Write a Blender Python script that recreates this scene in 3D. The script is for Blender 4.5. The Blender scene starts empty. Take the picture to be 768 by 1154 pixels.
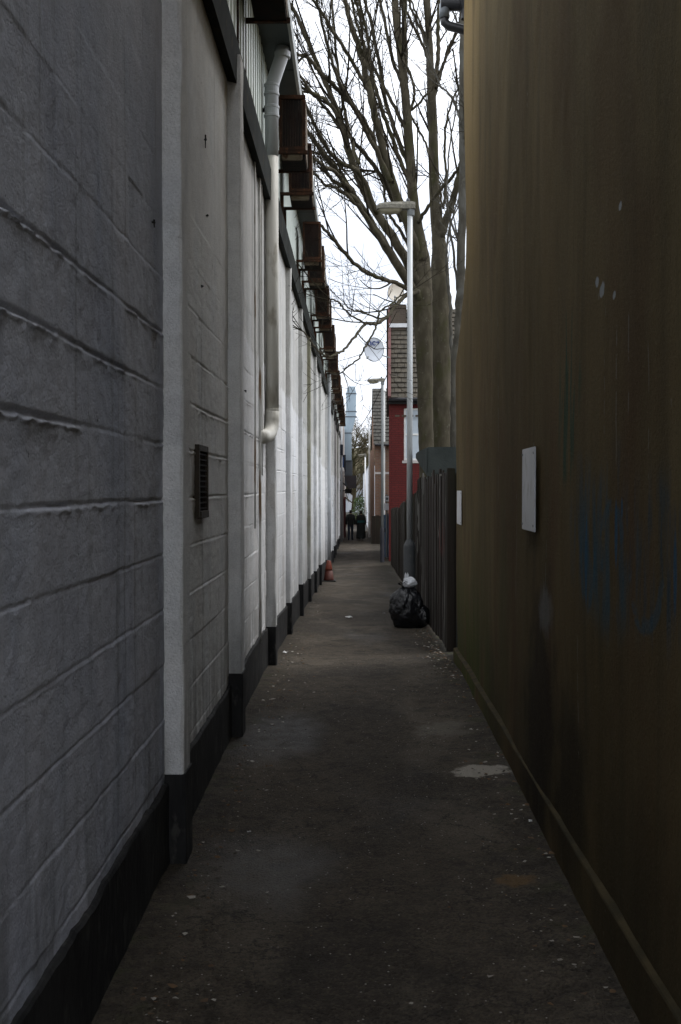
import bpy, bmesh, math, random
import numpy as np
from mathutils import Vector, Matrix, noise as mnoise, Euler
random.seed(11); np.random.seed(11)
S = bpy.context.scene
COL = S.collection
R = math.radians
EYE = 1.5
F = 1200.0

# ------------------------------------------------------------------ camera
cam_d = bpy.data.cameras.new('camera'); cam = bpy.data.objects.new('camera', cam_d); COL.objects.link(cam)
cam.location = (0, 0, EYE)
cam.rotation_euler = (math.pi/2 - math.atan(27/F), 0, math.atan(16/F))
cam_d.sensor_fit = 'VERTICAL'; cam_d.sensor_height = 24; cam_d.sensor_width = 24
cam_d.lens = 24*F/1154
cam_d.clip_start = .05; cam_d.clip_end = 4000
cam_d.dof.use_dof = True; cam_d.dof.focus_distance = 13; cam_d.dof.aperture_fstop = 11
S.camera = cam
CR = cam.rotation_euler.to_matrix()
def P(px, py, d):
    v = CR @ Vector(((px-384)/F, (577-py)/F, -1))
    return Vector((0, 0, EYE)) + v*(d/v.y)
GP = [(-60, 0), (8.5, 0), (12, -.14), (17, -.33), (27, -.74), (36, -.98), (56, -1.26), (75, -1.36), (140, -1.36), (4000, -1.36)]
def g(y):
    a = [p[0] for p in GP]; b = [p[1] for p in GP]
    return float(np.interp(y, a, b))
def garr(y): return np.interp(y, [p[0] for p in GP], [p[1] for p in GP])

# ------------------------------------------------------------------ object helpers
def tag(o, label=None, cat=None, group=None, kind=None):
    if label: o['label'] = label
    if cat: o['category'] = cat
    if group: o['group'] = group
    if kind: o['kind'] = kind
    return o
def empty(name, loc, label=None, cat=None, group=None, rz=0):
    o = bpy.data.objects.new(name, None); COL.objects.link(o)
    o.location = loc; o.rotation_euler.z = rz; o.empty_display_size = .2
    return tag(o, label, cat, group)
class MB:
    def __init__(s): s.v = []; s.f = []; s.m = []
    def add(s, vs, fs, mi=0):
        n = len(s.v); s.v += [tuple(q) for q in vs]
        s.f += [tuple(i+n for i in f) for f in fs]; s.m += [mi]*len(fs); return s
    def box(s, x0, x1, y0, y1, z0, z1, mi=0):
        vs = [(x, y, z) for x in (x0, x1) for y in (y0, y1) for z in (z0, z1)]
        return s.add(vs, [(0,1,3,2), (4,6,7,5), (0,4,5,1), (2,3,7,6), (0,2,6,4), (1,5,7,3)], mi)
    def obox(s, c, size, M=None, mi=0):
        hx, hy, hz = size[0]/2, size[1]/2, size[2]/2
        M = M or Matrix.Identity(3); c = Vector(c)
        vs = [c + M @ Vector((x, y, z)) for x in (-hx, hx) for y in (-hy, hy) for z in (-hz, hz)]
        return s.add(vs, [(0,1,3,2), (4,6,7,5), (0,4,5,1), (2,3,7,6), (0,2,6,4), (1,5,7,3)], mi)
    def tube(s, pts, rad, n=8, mi=0, caps=True):
        pts = [Vector(p) for p in pts]
        if not hasattr(rad, '__len__'): rad = [rad]*len(pts)
        t0 = (pts[1]-pts[0]).normalized()
        u = t0.orthogonal().normalized()
        base = len(s.v)
        for i, p in enumerate(pts):
            a = pts[max(i-1, 0)]; b = pts[min(i+1, len(pts)-1)]
            t = (b-a)
            t = t.normalized() if t.length > 1e-9 else t0
            u = (u - t*u.dot(t))
            u = u.normalized() if u.length > 1e-6 else t.orthogonal().normalized()
            w = t.cross(u)
            for k in range(n):
                a_ = 2*math.pi*k/n
                s.v.append(tuple(p + (u*math.cos(a_) + w*math.sin(a_))*rad[i]))
        for i in range(len(pts)-1):
            for k in range(n):
                s.f.append((base+i*n+k, base+i*n+(k+1) % n, base+(i+1)*n+(k+1) % n, base+(i+1)*n+k)); s.m.append(mi)
        if caps:
            s.f.append(tuple(base+k for k in reversed(range(n)))); s.m.append(mi)
            s.f.append(tuple(base+(len(pts)-1)*n+k for k in range(n))); s.m.append(mi)
        return s
    def lathe(s, c, prof, n=20, mi=0, M=None):
        c = Vector(c); M = M or Matrix.Identity(3); base = len(s.v)
        for r, z in prof:
            for k in range(n):
                a = 2*math.pi*k/n
                s.v.append(tuple(c + M @ Vector((r*math.cos(a), r*math.sin(a), z))))
        for i in range(len(prof)-1):
            for k in range(n):
                s.f.append((base+i*n+k, base+i*n+(k+1) % n, base+(i+1)*n+(k+1) % n, base+(i+1)*n+k)); s.m.append(mi)
        s.f.append(tuple(base+k for k in reversed(range(n)))); s.m.append(mi)
        s.f.append(tuple(base+(len(prof)-1)*n+k for k in range(n))); s.m.append(mi)
        return s
    def build(s, name, mats, parent=None, smooth=False, bevel=0, world=True):
        me = bpy.data.meshes.new(name)
        me.from_pydata(s.v, [], s.f)
        if not isinstance(mats, (list, tuple)): mats = [mats]
        for m in mats: me.materials.append(m)
        me.polygons.foreach_set('material_index', s.m)
        if bevel:
            bm = bmesh.new(); bm.from_mesh(me)
            es = [e for e in bm.edges if len(e.link_faces) == 2 and e.calc_face_angle(0) > .6]
            bmesh.ops.bevel(bm, geom=es, offset=bevel, segments=2, affect='EDGES', clamp_overlap=True)
            bm.to_mesh(me); bm.free()
        if smooth: me.polygons.foreach_set('use_smooth', [True]*len(me.polygons))
        me.update()
        o = bpy.data.objects.new(name, me); COL.objects.link(o)
        if parent is not None:
            o.parent = parent
            if world: o.matrix_parent_inverse = parent.matrix_basis.inverted()
        return o
def grid_obj(name, X, Y, Z, mat, parent=None, smooth=True, flip=False):
    nr, nc = X.shape
    co = np.stack([X, Y, Z], -1).reshape(-1, 3).astype(np.float32)
    i = np.arange(nr*nc).reshape(nr, nc)
    q = np.stack([i[:-1, :-1], i[:-1, 1:], i[1:, 1:], i[1:, :-1]], -1).reshape(-1, 4)
    if flip: q = q[:, ::-1]
    me = bpy.data.meshes.new(name)
    me.vertices.add(len(co)); me.vertices.foreach_set('co', co.ravel())
    me.loops.add(q.size); me.loops.foreach_set('vertex_index', q.ravel().astype(np.int32))
    me.polygons.add(len(q)); me.polygons.foreach_set('loop_start', (np.arange(len(q))*4).astype(np.int32))
    me.polygons.foreach_set('loop_total', np.full(len(q), 4, np.int32))
    me.polygons.foreach_set('use_smooth', np.full(len(q), smooth))
    me.update(calc_edges=True)
    me.materials.append(mat)
    o = bpy.data.objects.new(name, me); COL.objects.link(o)
    if parent is not None:
        o.parent = parent; o.matrix_parent_inverse = parent.matrix_basis.inverted()
    return o
def copy_tree(o, parent=None):
    c = o.copy(); COL.objects.link(c)
    if parent is not None: c.parent = parent
    for ch in list(o.children): copy_tree(ch, c)
    return c

# ------------------------------------------------------------------ numpy value noise
def vnoise(x, y, seed):
    rs = np.random.RandomState(seed); T = rs.rand(256, 256)*2-1
    xi = np.floor(x).astype(int); yi = np.floor(y).astype(int)
    fx = x-xi; fy = y-yi; fx = fx*fx*(3-2*fx); fy = fy*fy*(3-2*fy)
    a = T[xi % 256, yi % 256]; b = T[(xi+1) % 256, yi % 256]; c = T[xi % 256, (yi+1) % 256]; d = T[(xi+1) % 256, (yi+1) % 256]
    return (a*(1-fx)+b*fx)*(1-fy) + (c*(1-fx)+d*fx)*fy
def sstep(a, b, x):
    t = np.clip((x-a)/(b-a), 0, 1); return t*t*(3-2*t)

# ------------------------------------------------------------------ node helpers
class NT:
    def __init__(s, name):
        s.mat = bpy.data.materials.new(name); s.mat.use_nodes = True
        s.t = s.mat.node_tree; s.b = s.t.nodes['Principled BSDF']
        geo = s.t.nodes.new('ShaderNodeNewGeometry'); s.pos = geo.outputs['Position']; s.nrm = geo.outputs['Normal']
        s._sep = None
    def link(s, a, b): s.t.links.new(a, b)
    def _in(s, sock, v):
        if hasattr(v, 'is_output'): s.link(v, sock)
        elif isinstance(v, (tuple, list)):
            sock.default_value = tuple(v) + ((1,) if len(v) == 3 and len(sock.default_value) == 4 else ())
        else: sock.default_value = v
    def sep(s):
        if s._sep is None:
            n = s.t.nodes.new('ShaderNodeSeparateXYZ'); s.link(s.pos, n.inputs[0]); s._sep = n.outputs
        return s._sep
    def vec(s, sc, off=(0, 0, 0)):
        n = s.t.nodes.new('ShaderNodeMapping'); s.link(s.pos, n.inputs[0])
        n.inputs['Scale'].default_value = sc; n.inputs['Location'].default_value = off; return n.outputs[0]
    def noise(s, scale=1, stretch=(1, 1, 1), detail=5, rough=.55, off=(0, 0, 0), dist=0):
        n = s.t.nodes.new('ShaderNodeTexNoise'); s.link(s.vec(stretch, off), n.inputs['Vector'])
        n.inputs['Scale'].default_value = scale; n.inputs['Detail'].default_value = detail
        n.inputs['Roughness'].default_value = rough; n.inputs['Distortion'].default_value = dist
        return n.outputs['Fac']
    def voro(s, scale, stretch=(1, 1, 1), feat='F1', off=(0, 0, 0)):
        n = s.t.nodes.new('ShaderNodeTexVoronoi'); n.feature = feat; s.link(s.vec(stretch, off), n.inputs['Vector'])
        n.inputs['Scale'].default_value = scale; return n.outputs['Distance'], n.outputs.get('Color')
    def m(s, op, a, b=0.0, c=None):
        n = s.t.nodes.new('ShaderNodeMath'); n.operation = op
        s._in(n.inputs[0], a); s._in(n.inputs[1], b)
        if c is not None: s._in(n.inputs[2], c)
        return n.outputs[0]
    def ss(s, x, a, b):
        n = s.t.nodes.new('ShaderNodeMapRange'); n.interpolation_type = 'SMOOTHSTEP'
        s._in(n.inputs['Value'], x); n.inputs['From Min'].default_value = a; n.inputs['From Max'].default_value = b
        return n.outputs[0]
    def mix(s, f, a, b, mode='MIX'):
        n = s.t.nodes.new('ShaderNodeMix'); n.data_type = 'RGBA'; n.blend_type = mode
        s._in(n.inputs[0], f); s._in(n.inputs[6], a); s._in(n.inputs[7], b); return n.outputs[2]
    def mul(s, *a):
        r = a[0]
        for x in a[1:]: r = s.m('MULTIPLY', r, x)
        return r
    def blob(s, c, r, wob=.35, nscale=6, edge=.5):
        """mask of an irregular spot round c with radii r (0 = axis ignored); 1 inside"""
        q = s.sep(); acc = None
        for i in range(3):
            if not r[i]: continue
            d = s.m('DIVIDE', s.m('SUBTRACT', q[i], c[i]), r[i]); d = s.m('MULTIPLY', d, d)
            acc = d if acc is None else s.m('ADD', acc, d)
        acc = s.m('SQRT', acc)
        acc = s.m('ADD', acc, s.m('MULTIPLY', s.m('SUBTRACT', s.noise(nscale, detail=4, off=(c[0], c[1], c[2])), .5), wob*4))
        return s.ss(acc, 1+edge/2, 1-edge/2)
    def out(s, color, rough=.8, bump=None, bstr=.3, bdist=.01, metal=0, spec=.4):
        s._in(s.b.inputs['Base Color'], color); s._in(s.b.inputs['Roughness'], rough); s._in(s.b.inputs['Metallic'], metal)
        s.b.inputs['Specular IOR Level'].default_value = spec
        if bump is not None:
            n = s.t.nodes.new('ShaderNodeBump'); n.inputs['Strength'].default_value = bstr; n.inputs['Distance'].default_value = bdist
            s.link(bump, n.inputs['Height']); s.link(n.outputs[0], s.b.inputs['Normal'])
        return s.mat
def simple(name, c1, c2, scale=4, stretch=(1, 1, 1), rough=.7, bump=.25, bscale=40, metal=0, lo=.35, hi=.65, c3=None, spec=.4, bdist=.01):
    n = NT(name)
    c = n.mix(n.ss(n.noise(scale, stretch), lo, hi), c1, c2)
    if c3 is not None: c = n.mix(n.ss(n.noise(scale*3.1, stretch, off=(5, 3, 1)), .55, .68), c, c3)
    return n.out(c, rough, n.noise(bscale, stretch), bump, bdist, metal, spec)

M = {}
# ---- painted blockwork of the left wall
def mk_blockwall(name, joints=True):
    n = NT(name); x, y, z = n.sep()
    wob = n.m('MULTIPLY', n.m('SUBTRACT', n.noise(1.2, detail=3), .5), .25)
    fresh = n.ss(n.m('ADD', z, n.m('ADD', wob, n.m('MULTIPLY', n.ss(y, 9, 30), .6))), 2.56, 2.50)
    bay3 = n.ss(y, 6.2, 6.9)
    bay2 = n.ss(y, 4.14, 4.18)
    # paint colour of each bay, with part of the light's fall-off mixed in
    near = n.mix(n.ss(n.noise(2.2, (1, 1, .35)), .35, .65), (.465, .495, .58), (.57, .59, .655))
    mid = n.mix(n.ss(n.noise(2.4, (1, 1, .4), off=(3, 0, 0)), .35, .65), (.64, .64, .63), (.74, .74, .725))
    midw = n.mix(fresh, mid, (.76, .765, .76))
    oldw = n.mix(n.ss(n.noise(3, (1, 2.5, .25), off=(1, 4, 0)), .35, .7), (.56, .56, .54), (.68, .68, .67))
    white = n.mix(n.ss(n.noise(2.0, (1, 1.6, .3), off=(7, 4, 0)), .38, .72), (.82, .83, .84), (.72, .73, .74))
    farw = n.mix(fresh, oldw, white)
    c = n.mix(bay2, near, midw); c = n.mix(bay3, c, farw)
    # bays painted at different times, and an olive-stained pier
    fl_ = n.m('FLOOR', n.m('DIVIDE', n.m('SUBTRACT', y, 8.9), 2.6)); wb = n.t.nodes.new('ShaderNodeTexWhiteNoise'); wb.noise_dimensions = '1D'; n.link(fl_, wb.inputs['W'])
    c = n.mix(n.mul(wb.outputs['Value'], n.ss(y, 8.8, 9.0), .34), c, (.46, .455, .42))
    c = n.mix(n.mul(n.ss(y, 16.75, 16.79), n.ss(y, 17.1, 17.06), n.ss(n.noise(2, (1, 1, .4)), .25, .5), .75), c, (.26, .25, .14))
    pt = n.mul(n.ss(n.noise(1.3, (1, .8, .5), detail=5, rough=.6, off=(3, 6, 6)), .57, .59), n.ss(y, 6.4, 7))
    c = n.mix(n.m('MULTIPLY', pt, .5), c, (.50, .495, .47))
    # run-down dirt in thin vertical lines
    st = n.noise(3.2, (1, 5, .12), detail=6, off=(2, 9, 0))
    c = n.mix(n.m('MULTIPLY', n.ss(st, .55, .75), .45), c, (.15, .145, .125))
    # green algae runs further on, at the feet
    alg = n.mul(n.ss(n.noise(1.4, (1, 3.0, .1), off=(0, 3, 3)), .56, .68), n.ss(y, 12, 17))
    c = n.mix(n.m('MULTIPLY', alg, .55), c, (.20, .20, .12))
    h0 = n.m('SUBTRACT', z, n.m('MULTIPLY', n.m('MAXIMUM', n.m('SUBTRACT', y, 8.5), 0), -.038))
    foot = n.mul(n.ss(h0, .95, .35), n.ss(n.noise(5, (1, 2, .25)), .38, .62))
    c = n.mix(n.m('MULTIPLY', foot, .5), c, (.10, .10, .085))
    # chips and pinholes
    ch = n.ss(n.noise(9, (1, 1, .8), detail=7, rough=.7, off=(4, 4, 4)), .70, .73)
    c = n.mix(n.m('MULTIPLY', ch, .6), c, (.07, .068, .062))
    sp = n.ss(n.noise(26, detail=2, off=(1, 2, 8)), .74, .78)
    c = n.mix(n.m('MULTIPLY', sp, .6), c, (.05, .048, .042))
    mot = n.noise(14, detail=7, rough=.65)
    c = n.mix(n.m('MULTIPLY', n.ss(mot, .35, .7), .28), c, n.mix(1.0, c, (.55, .55, .55), 'MULTIPLY'))
    # each block took the paint a little differently
    cb = n.t.nodes.new('ShaderNodeCombineXYZ'); n.link(n.m('FLOOR', n.m('DIVIDE', n.m('ADD', y, n.m('MULTIPLY', n.m('MODULO', n.m('FLOOR', n.m('DIVIDE', z, .2155)), 2), .22)), .443)), cb.inputs[0]); n.link(n.m('FLOOR', n.m('DIVIDE', n.m('ADD', z, .057), .2155)), cb.inputs[1])
    wn = n.t.nodes.new('ShaderNodeTexWhiteNoise'); wn.noise_dimensions = '2D'; n.link(cb.outputs[0], wn.inputs['Vector'])
    c = n.mix(n.m('MULTIPLY', wn.outputs['Value'], .22), c, n.mix(1.0, c, (.60, .60, .62), 'MULTIPLY'))
    gr_ = n.noise(120, detail=2, rough=.6)
    c = n.mix(n.m('MULTIPLY', n.ss(gr_, .42, .68), .30), c, n.mix(1.0, c, (.5, .5, .5), 'MULTIPLY'))
    rb = n.noise(3.7, (1, 1, .4), detail=3, off=(8, 8, 8))
    c = n.mix(n.m('MULTIPLY', n.ss(rb, .5, .7), .30), c, n.mix(1.0, c, (.98, .93, .90), 'MULTIPLY')); c = n.mix(n.m('MULTIPLY', n.ss(rb, .5, .3), .30), c, n.mix(1.0, c, (.88, .93, 1.0), 'MULTIPLY'))
    pv, _ = n.voro(95)
    b = n.m('ADD', n.m('ADD', n.m('MULTIPLY', n.noise(60, detail=6, rough=.75), 1.0), n.m('MULTIPLY', n.noise(12, detail=5), .7)), n.m('MULTIPLY', n.ss(pv, .0, .5), .35))
    return n.out(c, .85, b, .42, .008, 0, .2)
M['block'] = mk_blockwall('painted_blockwork')
# ---- bitumen plinth
M['bitumen'] = simple('bitumen_plinth', (.012, .012, .013), (.028, .028, .028), 5, (1, 1, .5), .75, .5, 30, c3=(.05, .05, .046), spec=.2)
# ---- right render wall
def mk_render():
    n = NT('stained_render'); x, y, z = n.sep()
    s1 = n.noise(.9, (1, 1.0, .30), detail=5, rough=.6, dist=.8)
    s2 = n.noise(2.2, (1, 1.3, .22), detail=6, rough=.68, off=(3, 1, 0), dist=.6)
    big = n.noise(.55, (1, 1, .6), detail=4, off=(0, 5, 2))
    c = n.mix(n.ss(big, .35, .65), (.138, .098, .044), (.160, .120, .058))
    c = n.mix(n.m('MULTIPLY', n.ss(s1, .40, .64), .60), c, (.076, .060, .030))
    c = n.mix(n.m('MULTIPLY', n.ss(s2, .50, .70), .45), c, (.052, .050, .026))
    c = n.mix(n.m('MULTIPLY', n.ss(n.noise(1.5, (1, .9, .5), detail=6, off=(1, 9, 9)), .48, .66), .40), c, (.088, .054, .026))
    c = n.mix(n.m('MULTIPLY', n.ss(n.noise(3.2, (1, 1.6, .10), detail=5, off=(9, 2, 1), dist=.3), .52, .72), .35), c, (.050, .046, .024))
    c = n.mix(n.m('MULTIPLY', n.ss(n.noise(9, detail=6, rough=.7, off=(2, 5, 1)), .45, .70), .25), c, (.150, .120, .062))
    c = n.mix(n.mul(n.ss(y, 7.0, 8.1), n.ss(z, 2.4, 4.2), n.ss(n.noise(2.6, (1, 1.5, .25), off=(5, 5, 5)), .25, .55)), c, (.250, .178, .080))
    rust = n.mul(n.ss(n.noise(2.0, (1, 1.2, .35), off=(4, 8, 0)), .5, .68), n.ss(z, 2.6, 1.0))
    c = n.mix(n.m('MULTIPLY', rust, .5), c, (.085, .040, .022))
    # damp, darker foot
    damp = n.mul(n.ss(n.m('ADD', z, n.m('MULTIPLY', n.noise(1.6, (1, 1, .4)), .9)), 1.3, .55), n.ss(n.noise(1.3, (1, 1, .5), off=(2, 2, 2)), .3, .6))
    c = n.mix(n.m('MULTIPLY', damp, .6), c, (.030, .026, .018))
    # moss near the far corner
    moss = n.mul(n.ss(y, 6.2, 7.6), n.ss(z, 1.15, .25), n.ss(n.noise(3, (1, 2, .3), off=(1, 1, 6)), .35, .6))
    c = n.mix(n.m('MULTIPLY', moss, .9), c, (.058, .072, .016))
    moss2 = n.mul(n.ss(y, 4.6, 6.4), n.ss(z, 2.2, .8), n.ss(n.noise(1.7, (1, 1, .5), off=(6, 1, 2)), .46, .66))
    c = n.mix(n.m('MULTIPLY', moss2, .45), c, (.066, .068, .026))
    # tall dark stain
    c = n.mix(n.m('MULTIPLY', n.blob((0, 4.75, .42), (0, .42, .55), .4, 5, .9), .65), c, (.016, .014, .011))
    c = n.mix(n.m('MULTIPLY', n.blob((0, 4.05, .35), (0, .3, .35), .3, 4, .8), .6), c, (.018, .016, .012))
    # remains of blue and green spray paint
    stk = n.ss(n.noise(3, (1, 2.6, .55), detail=4, off=(6, 1, 2)), .44, .62)
    bl = n.m('MULTIPLY', n.blob((0, 3.45, 1.32), (0, .52, .26), .3, 3.5, .9), stk)
    c = n.mix(n.m('MULTIPLY', bl, .65), c, (.030, .095, .140))
    bl2 = n.m('MULTIPLY', n.blob((0, 2.85, 1.30), (0, .35, .22), .3, 3.5, .9), n.ss(n.noise(3.3, (1, 3, .6), detail=4, off=(1, 7, 2)), .46, .62))
    c = n.mix(n.m('MULTIPLY', bl2, .7), c, (.024, .065, .100))
    gr = n.m('MULTIPLY', n.blob((0, 4.1, 1.82), (0, .22, .30), .35, 5, .8), n.ss(n.noise(4, (1, 4, .4), off=(3, 3, 1)), .48, .58))
    c = n.mix(n.m('MULTIPLY', gr, .7), c, (.018, .075, .050))
    for (py, pz, ry, rz) in ((3.31, 1.36, .018, .10), (3.24, 1.44, .012, .03), (3.72, 1.25, .02, .16), (2.70, 1.29, .016, .10)):
        c = n.mix(n.m('MULTIPLY', n.blob((0, py, pz), (0, ry, rz), .2, 14, .6), .8), c, (.035, .105, .175))
    # sprayed strokes: bent, broken outlines
    def ring(cy, cz_, ry, rz, th, brk, seed, lo=-9, hi=9):
        q = n.sep(); a = n.m('DIVIDE', n.m('SUBTRACT', q[1], cy), ry); b_ = n.m('DIVIDE', n.m('SUBTRACT', q[2], cz_), rz)
        r_ = n.m('SQRT', n.m('ADD', n.m('MULTIPLY', a, a), n.m('MULTIPLY', b_, b_)))
        r_ = n.m('ADD', r_, n.m('MULTIPLY', n.m('SUBTRACT', n.noise(5, off=(seed, 2, 1)), .5), .5))
        k_ = n.ss(n.m('ABSOLUTE', n.m('SUBTRACT', r_, 1)), th, th*.45)
        return n.mul(k_, n.ss(n.noise(7, detail=5, off=(1, seed, 4)), brk, brk+.10), n.ss(q[2], lo, lo+.02), n.ss(q[2], hi, hi-.02))
    for (cy, cz_, ry, rz, th, sd0, lo, hi) in ((3.36, 1.27, .15, .17, .20, 2, 1.22, 9), (3.70, 1.30, .11, .20, .24, 5, -9, 1.36), (2.98, 1.26, .16, .15, .20, 9, -9, 1.28)):
        c = n.mix(n.m('MULTIPLY', ring(cy, cz_, ry, rz, th, .46, sd0, lo, hi), .42), c, (.030, .105, .160))
    # long thin runs
    for (py, z0_, z1_, w_, a_) in ((3.30, 1.55, 2.02, .006, .5), (3.46, 1.62, 2.10, .005, .4), (3.16, 1.70, 2.08, .007, .45), (2.95, 1.5, 1.95, .005, .4), (4.62, 1.02, 1.30, .005, .6), (3.88, .60, .98, .006, .5), (5.6, .9, 1.5, .008, .35), (6.4, 1.4, 2.6, .010, .3)):
        ln = n.ss(n.m('ABSOLUTE', n.m('SUBTRACT', n.m('ADD', y, n.m('MULTIPLY', n.m('SUBTRACT', n.noise(2, (1, 0, 1)), .5), .08)), py)), w_, w_*.4)
        ln = n.mul(ln, n.ss(z, z0_, z0_+.05), n.ss(z, z1_, z1_-.05), n.ss(n.noise(9, (1, 0, 1), off=(py, 0, 0)), .42, .5))
        c = n.mix(n.m('MULTIPLY', ln, a_), c, (.24, .24, .22))
    # pale smears, flakes and drips
    c = n.mix(n.m('MULTIPLY', n.blob((0, 4.64, .97), (0, .17, .10), .3, 9, .9), .55), c, (.22, .22, .22))
    for (py, pz, r) in ((3.52, 2.15, .018), (3.60, 2.19, .013), (3.28, 2.36, .010), (3.34, 2.10, .009)):
        c = n.mix(n.blob((0, py, pz), (0, r*2.0, r*1.3), .25, 30, .4), c, (.34, .36, .36))
    dr = n.mul(n.ss(n.noise(3.5, (1, 9, .12), detail=3, off=(8, 6, 1)), .70, .74), n.ss(y, 5.2, 4.2), n.ss(z, 2.3, 1.6))
    c = n.mix(n.m('MULTIPLY', dr, .35), c, (.25, .25, .23))
    g1 = n.noise(85, detail=3, rough=.7)
    c = n.mix(n.m('MULTIPLY', n.ss(g1, .5, .72), .40), c, n.mix(1.0, c, (.45, .45, .45), 'MULTIPLY')); c = n.mix(n.m('MULTIPLY', n.ss(g1, .42, .28), .35), c, (.20, .165, .10))
    fl = n.ss(n.noise(17, (1, .7, .6), detail=3, off=(2, 4, 3)), .735, .75)
    c = n.mix(n.m('MULTIPLY', fl, .5), c, (.22, .20, .16))
    b = n.m('ADD', n.m('MULTIPLY', n.noise(70, detail=6, rough=.75), .8), n.m('MULTIPLY', n.noise(7, (1, 1, .6), detail=5), .7))
    return n.out(c, n.m('ADD', .80, n.m('MULTIPLY', s1, .2)), b, .6, .010, 0, .08)
M['render'] = mk_render()
M['plinthcap'] = simple('plinth_edge', (.062, .048, .025), (.033, .028, .016), 7, rough=.9, bump=.4, spec=.1)
# ---- ground
def mk_asphalt():
    n = NT('worn_asphalt'); x, y, z = n.sep()
    fine = n.noise(170, detail=3, rough=.7); mid = n.noise(9, detail=7, rough=.65); big = n.noise(.9, (1, .6, 1), detail=4)
    c = n.mix(n.ss(mid, .3, .7), (.050, .040, .029), (.078, .064, .047))
    c = n.mix(n.m('MULTIPLY', n.ss(big, .42, .60), .70), c, (.030, .025, .020))
    c = n.mix(n.m('MULTIPLY', n.ss(n.noise(1.9, (1, .5, 1), off=(3, 3, 3)), .48, .66), .45), c, (.135, .115, .088))
    sd_, sc_ = n.voro(105); sx = n.t.nodes.new('ShaderNodeSeparateColor'); n.link(sc_, sx.inputs[0]); sv = sx.outputs[0]
    c = n.mix(n.m('MULTIPLY', n.ss(sv, .55, .95), .24), c, (.140, .115, .085))
    c = n.mix(n.m('MULTIPLY', n.ss(sv, .45, .10), .34), c, (.016, .013, .010))
    c = n.mix(n.mul(n.ss(sx.outputs[1], .984, .990), n.ss(sd_, .45, .3)), c, (.36, .34, .31))
    c = n.mix(n.m('MULTIPLY', n.ss(n.noise(4.2, detail=6, rough=.7, off=(7, 3, 0)), .52, .66), .55), c, (.022, .019, .015))
    c = n.mix(n.m('MULTIPLY', n.ss(n.m('ABSOLUTE', n.m('SUBTRACT', n.noise(1.6, detail=6, rough=.6, off=(3, 8, 1)), .5)), .006, .002), .6), c, (.012, .011, .010))
    # soil and grit lying along both edges
    ed = n.m('ADD', n.ss(n.m('ADD', x, n.m('MULTIPLY', mid, .35)), -.28, -.62), n.ss(n.m('SUBTRACT', x, n.m('MULTIPLY', mid, .4)), .36, .66))
    c = n.mix(n.m('MULTIPLY', ed, .75), c, n.mix(n.ss(n.noise(30, detail=5), .4, .65), (.020, .017, .013), (.055, .045, .032)))
    gp = n.blob((.92, 9.8, 0), (.22, 1.3, 0), .3, 5, .8)  # debris at the fence gap, painted extra dark to offset the skylight there
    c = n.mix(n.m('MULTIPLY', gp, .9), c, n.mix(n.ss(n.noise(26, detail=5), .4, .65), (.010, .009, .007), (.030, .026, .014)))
    moss = n.mul(n.ss(n.noise(6, detail=5, off=(1, 1, 1)), .55, .65), ed)
    c = n.mix(n.m('MULTIPLY', moss, .5), c, (.042, .048, .016))
    # dried spill of plaster
    sp = n.blob((.66, 5.56, 0), (.15, .11, 0), .45, 9, .35)
    c = n.mix(n.m('MULTIPLY', sp, .85), c, (.36, .33, .28))
    sp2 = n.blob((.55, 6.6, 0), (.16, .22, 0), .5, 8, .7)
    c = n.mix(n.m('MULTIPLY', sp2, .25), c, (.25, .23, .19))
    br = n.blob((.62, 4.02, 0), (.07, .06, 0), .5, 12, .6)
    c = n.mix(n.m('MULTIPLY', br, .6), c, (.15, .09, .035))
    worn = n.m('ADD', n.blob((-.34, 4.15, 0), (.20, .26, 0), .5, 4, 1.0), n.blob((-.42, 6.5, 0), (.20, .5, 0), .5, 4, 1.0))  # pale worn spots that also paint the damp sheen into the colour
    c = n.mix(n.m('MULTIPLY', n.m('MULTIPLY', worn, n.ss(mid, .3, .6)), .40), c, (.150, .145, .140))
    # damp sheen patches
    wet = n.m('ADD', n.m('ADD', n.blob((-.36, 4.15, 0), (.26, .42, 0), .4, 3, .9), n.blob((-.45, 6.35, 0), (.22, .6, 0), .4, 3, .9)), n.m('MULTIPLY', n.ss(n.noise(1.1, (1, .4, 1), off=(5, 0, 0)), .56, .68), .6))
    wet = n.m('MINIMUM', wet, 1.0)
    c = n.mix(n.m('MULTIPLY', wet, .25), c, (.03, .03, .032))
    rough = n.m('SUBTRACT', .90, n.m('MULTIPLY', wet, .26))
    b = n.m('ADD', n.m('ADD', n.m('MULTIPLY', fine, .5), n.m('MULTIPLY', mid, .8)), n.m('MULTIPLY', n.ss(sd_, .6, .1), .9))
    return n.out(c, rough, b, .9, .007, 0, .22)
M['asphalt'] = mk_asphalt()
M['earth'] = simple('bare_earth', (.06, .05, .035), (.09, .08, .05), 1.2, rough=.95, bump=.5, c3=(.05, .06, .02))
M['hill'] = simple('wintry_hillside', (.055, .05, .026), (.075, .06, .036), .12, rough=.95, c3=(.04, .05, .02), bump=.5, bscale=2, spec=.1)
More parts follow.
